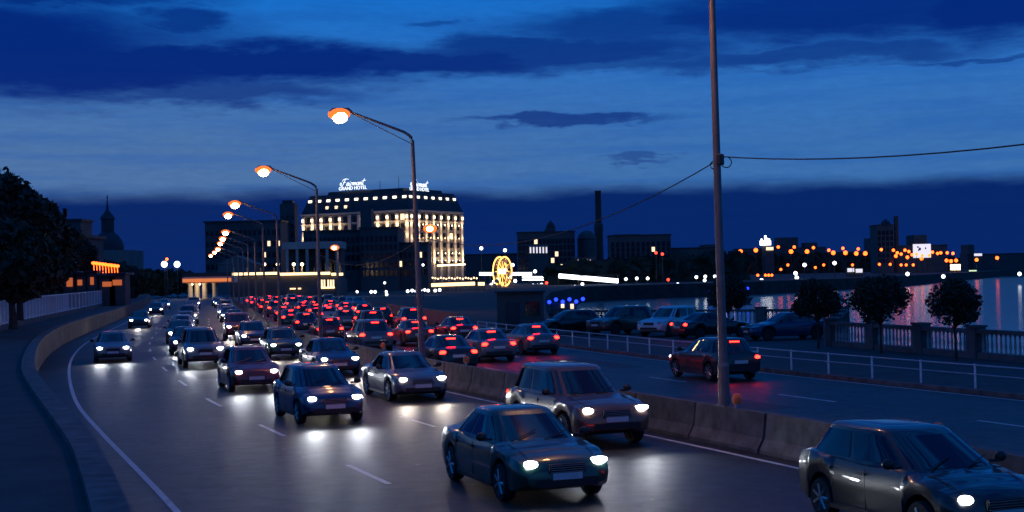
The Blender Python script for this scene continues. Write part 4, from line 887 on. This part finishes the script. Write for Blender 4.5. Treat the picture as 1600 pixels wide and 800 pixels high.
t = bldg('lit_billboard', 'large glowing white panel with grey smudged figures on the right bank', 1440, 880, 'billboard'); a, b = at(1427, 403, 880), at(1454, 381, 880); cx = (a.x + b.x) / 2 - t.location.x; MB().box((cx, 0, (a.z + b.z) / 2), (b.x - a.x, .6, b.z - a.z)).build('panel', E_BOARD, t)
for u, v, w, h in ((1434, 386, 3, 3), (1437, 389, 4, 5), (1446, 388, 2, 4), (1435, 391, 2, 3)): p = at(u, v, 880); MB().ball((p.x - t.location.x, -.32, p.z), .2, 8, (w, .2, h)).build('figure', bldg_mid, t)
for s in (-.3, .3): MB().box((cx + s * (b.x - a.x), .6, a.z / 2), (.6, .4, a.z)).build('leg', dark_steel, t)
for nm, lab, u0, v0, u1, v1, D, m in (('lit_kiosk', 'yellow glowing box below the lamps on the right bank', 1485, 422, 1500, 413, 850, E_WM), ('lit_kiosk', 'pale green glowing box right of the yellow one', 1514, 427, 1526, 422, 930, emit('green_white', (.7, .9, .5), 1.2)), ('lit_kiosk', 'left one of the two pale glowing boxes above the shore', 1324, 425, 1334, 419, 600, E_BOARD), ('lit_kiosk', 'right one of the two pale glowing boxes above the shore', 1337, 426, 1347, 420, 600, E_BOARD), ('lit_kiosk', 'small white illuminated sign on the far right skyline', 1522, 400, 1534, 396, 1045, E_BOARD), ('lit_kiosk', 'pale lit top of a building below the white crown', 1197, 391, 1208, 386, 785, E_WIN)):
    t = bldg(nm, lab, (u0 + u1) / 2, D, 'kiosk'); a, b = at(u0, v0, D), at(u1, v1, D); MB().box(((a.x + b.x) / 2 - t.location.x, 0, (a.z + b.z) / 2), (b.x - a.x, 1.2, b.z - a.z)).build('lit_panel', m, t); MB().box(((a.x + b.x) / 2 - t.location.x, .8, b.z / 2), (b.x - a.x + .6, 2, b.z + .5)).build('body', bldg_dark, t)
OR1 = [(1157, 393), (1181, 391), (1205, 392), (1236, 393), (1261, 393), (1302, 395), (1321, 395), (1338, 396), (1352, 396), (1375, 396), (1383, 397)]
dot_group('bank_street_lamp', OR1, 1150, 1.8, E_OR, 'orange street lamp in the front row along the right bank', 'orange lamps along the right bank')
dot_group('bank_street_lamp', [(1216, 386), (1241, 386), (1271, 387), (1295, 391), (1317, 388), (1341, 389), (1377, 390), (1396, 391), (1402, 395), (1408, 397), (1414, 391), (1420, 393), (1425, 398), (1432, 397), (1441, 399), (1452, 399), (1457, 394), (1465, 396), (1470, 395), (1480, 395), (1489, 396)], 760, .85, E_OR, 'small orange street lamp on the upper road of the right bank', 'orange lamps on the upper road')
dot_group('bank_street_lamp', [(1479, 407), (1494, 407), (1486, 408), (1526, 406), (1558, 403), (1400, 400), (1418, 402), (1440, 404)], 840, 1.1, E_OR, 'orange street lamp near the right end of the far bank', 'orange lamps at the end of the bank')
dot_group('shore_lamp', [(1374, 413), (1391, 413), (1408, 414), (1416, 414), (1427, 414), (1220, 421), (1274, 418), (1184, 430), (1196, 430), (1201, 430), (1206, 430), (1231, 414), (1287, 414), (1332, 414)], 560, .55, E_OR, 'small warm lamp low on the right shore', 'small lamps low on the right shore')
dot_group('shore_lamp', [(1304, 411), (1257, 414), (1190, 438), (1245, 434), (1243, 427), (1593, 428), (1418, 428), (1474, 432)], 560, .8, E_WH, 'small white lamp low on the right shore', 'white lamps low on the right shore')
# moored boats with blue lights
for nm, lab, u, v, D, w in (('moored_boat', 'moored boat with blue lights behind the small tree and pole', 1138, 452, 330, 9), ('moored_boat', 'moored boat with blue and white lights left of the parked cars', 884, 470, 240, 6)):
    q = at(u, v, D); t = empty(nm, (q.x, D, -4)); tag(t, lab, 'boat', 'boats with blue lights'); h = at(u, v + 3, D).z + 4
    MB().add([(-w * .5, -1.4, 0), (w * .4, -1.4, 0), (w * .55, 0, 0), (w * .4, 1.4, 0), (-w * .5, 1.4, 0), (-w * .55, -1.8, 1.2), (w * .45, -1.8, 1.2), (w * .65, 0, 1.5), (w * .45, 1.8, 1.2), (-w * .55, 1.8, 1.2)], [(4, 3, 2, 1, 0), (5, 6, 7, 8, 9), (0, 1, 6, 5), (1, 2, 7, 6), (2, 3, 8, 7), (3, 4, 9, 8), (4, 0, 5, 9)]).build('hull', bldg_dark, t)
    MB().box((-w * .05, 0, 1.2 + (h - 1.2) / 2), (w * .7, 2.4, h - 1.2)).build('cabin', bldg_dark, t)
    for i in range(6): MB().ball(((i / 5 - .5) * w * .95, -1.5, h + .2 + (i % 2) * .4), .34, 8).build('blue_lamp', E_BLUE, t)
    for i in range(2): MB().box((i * 1.6 - .6, -1.25, h - .6), (.55, .1, .8)).build('window', E_WIN, t)
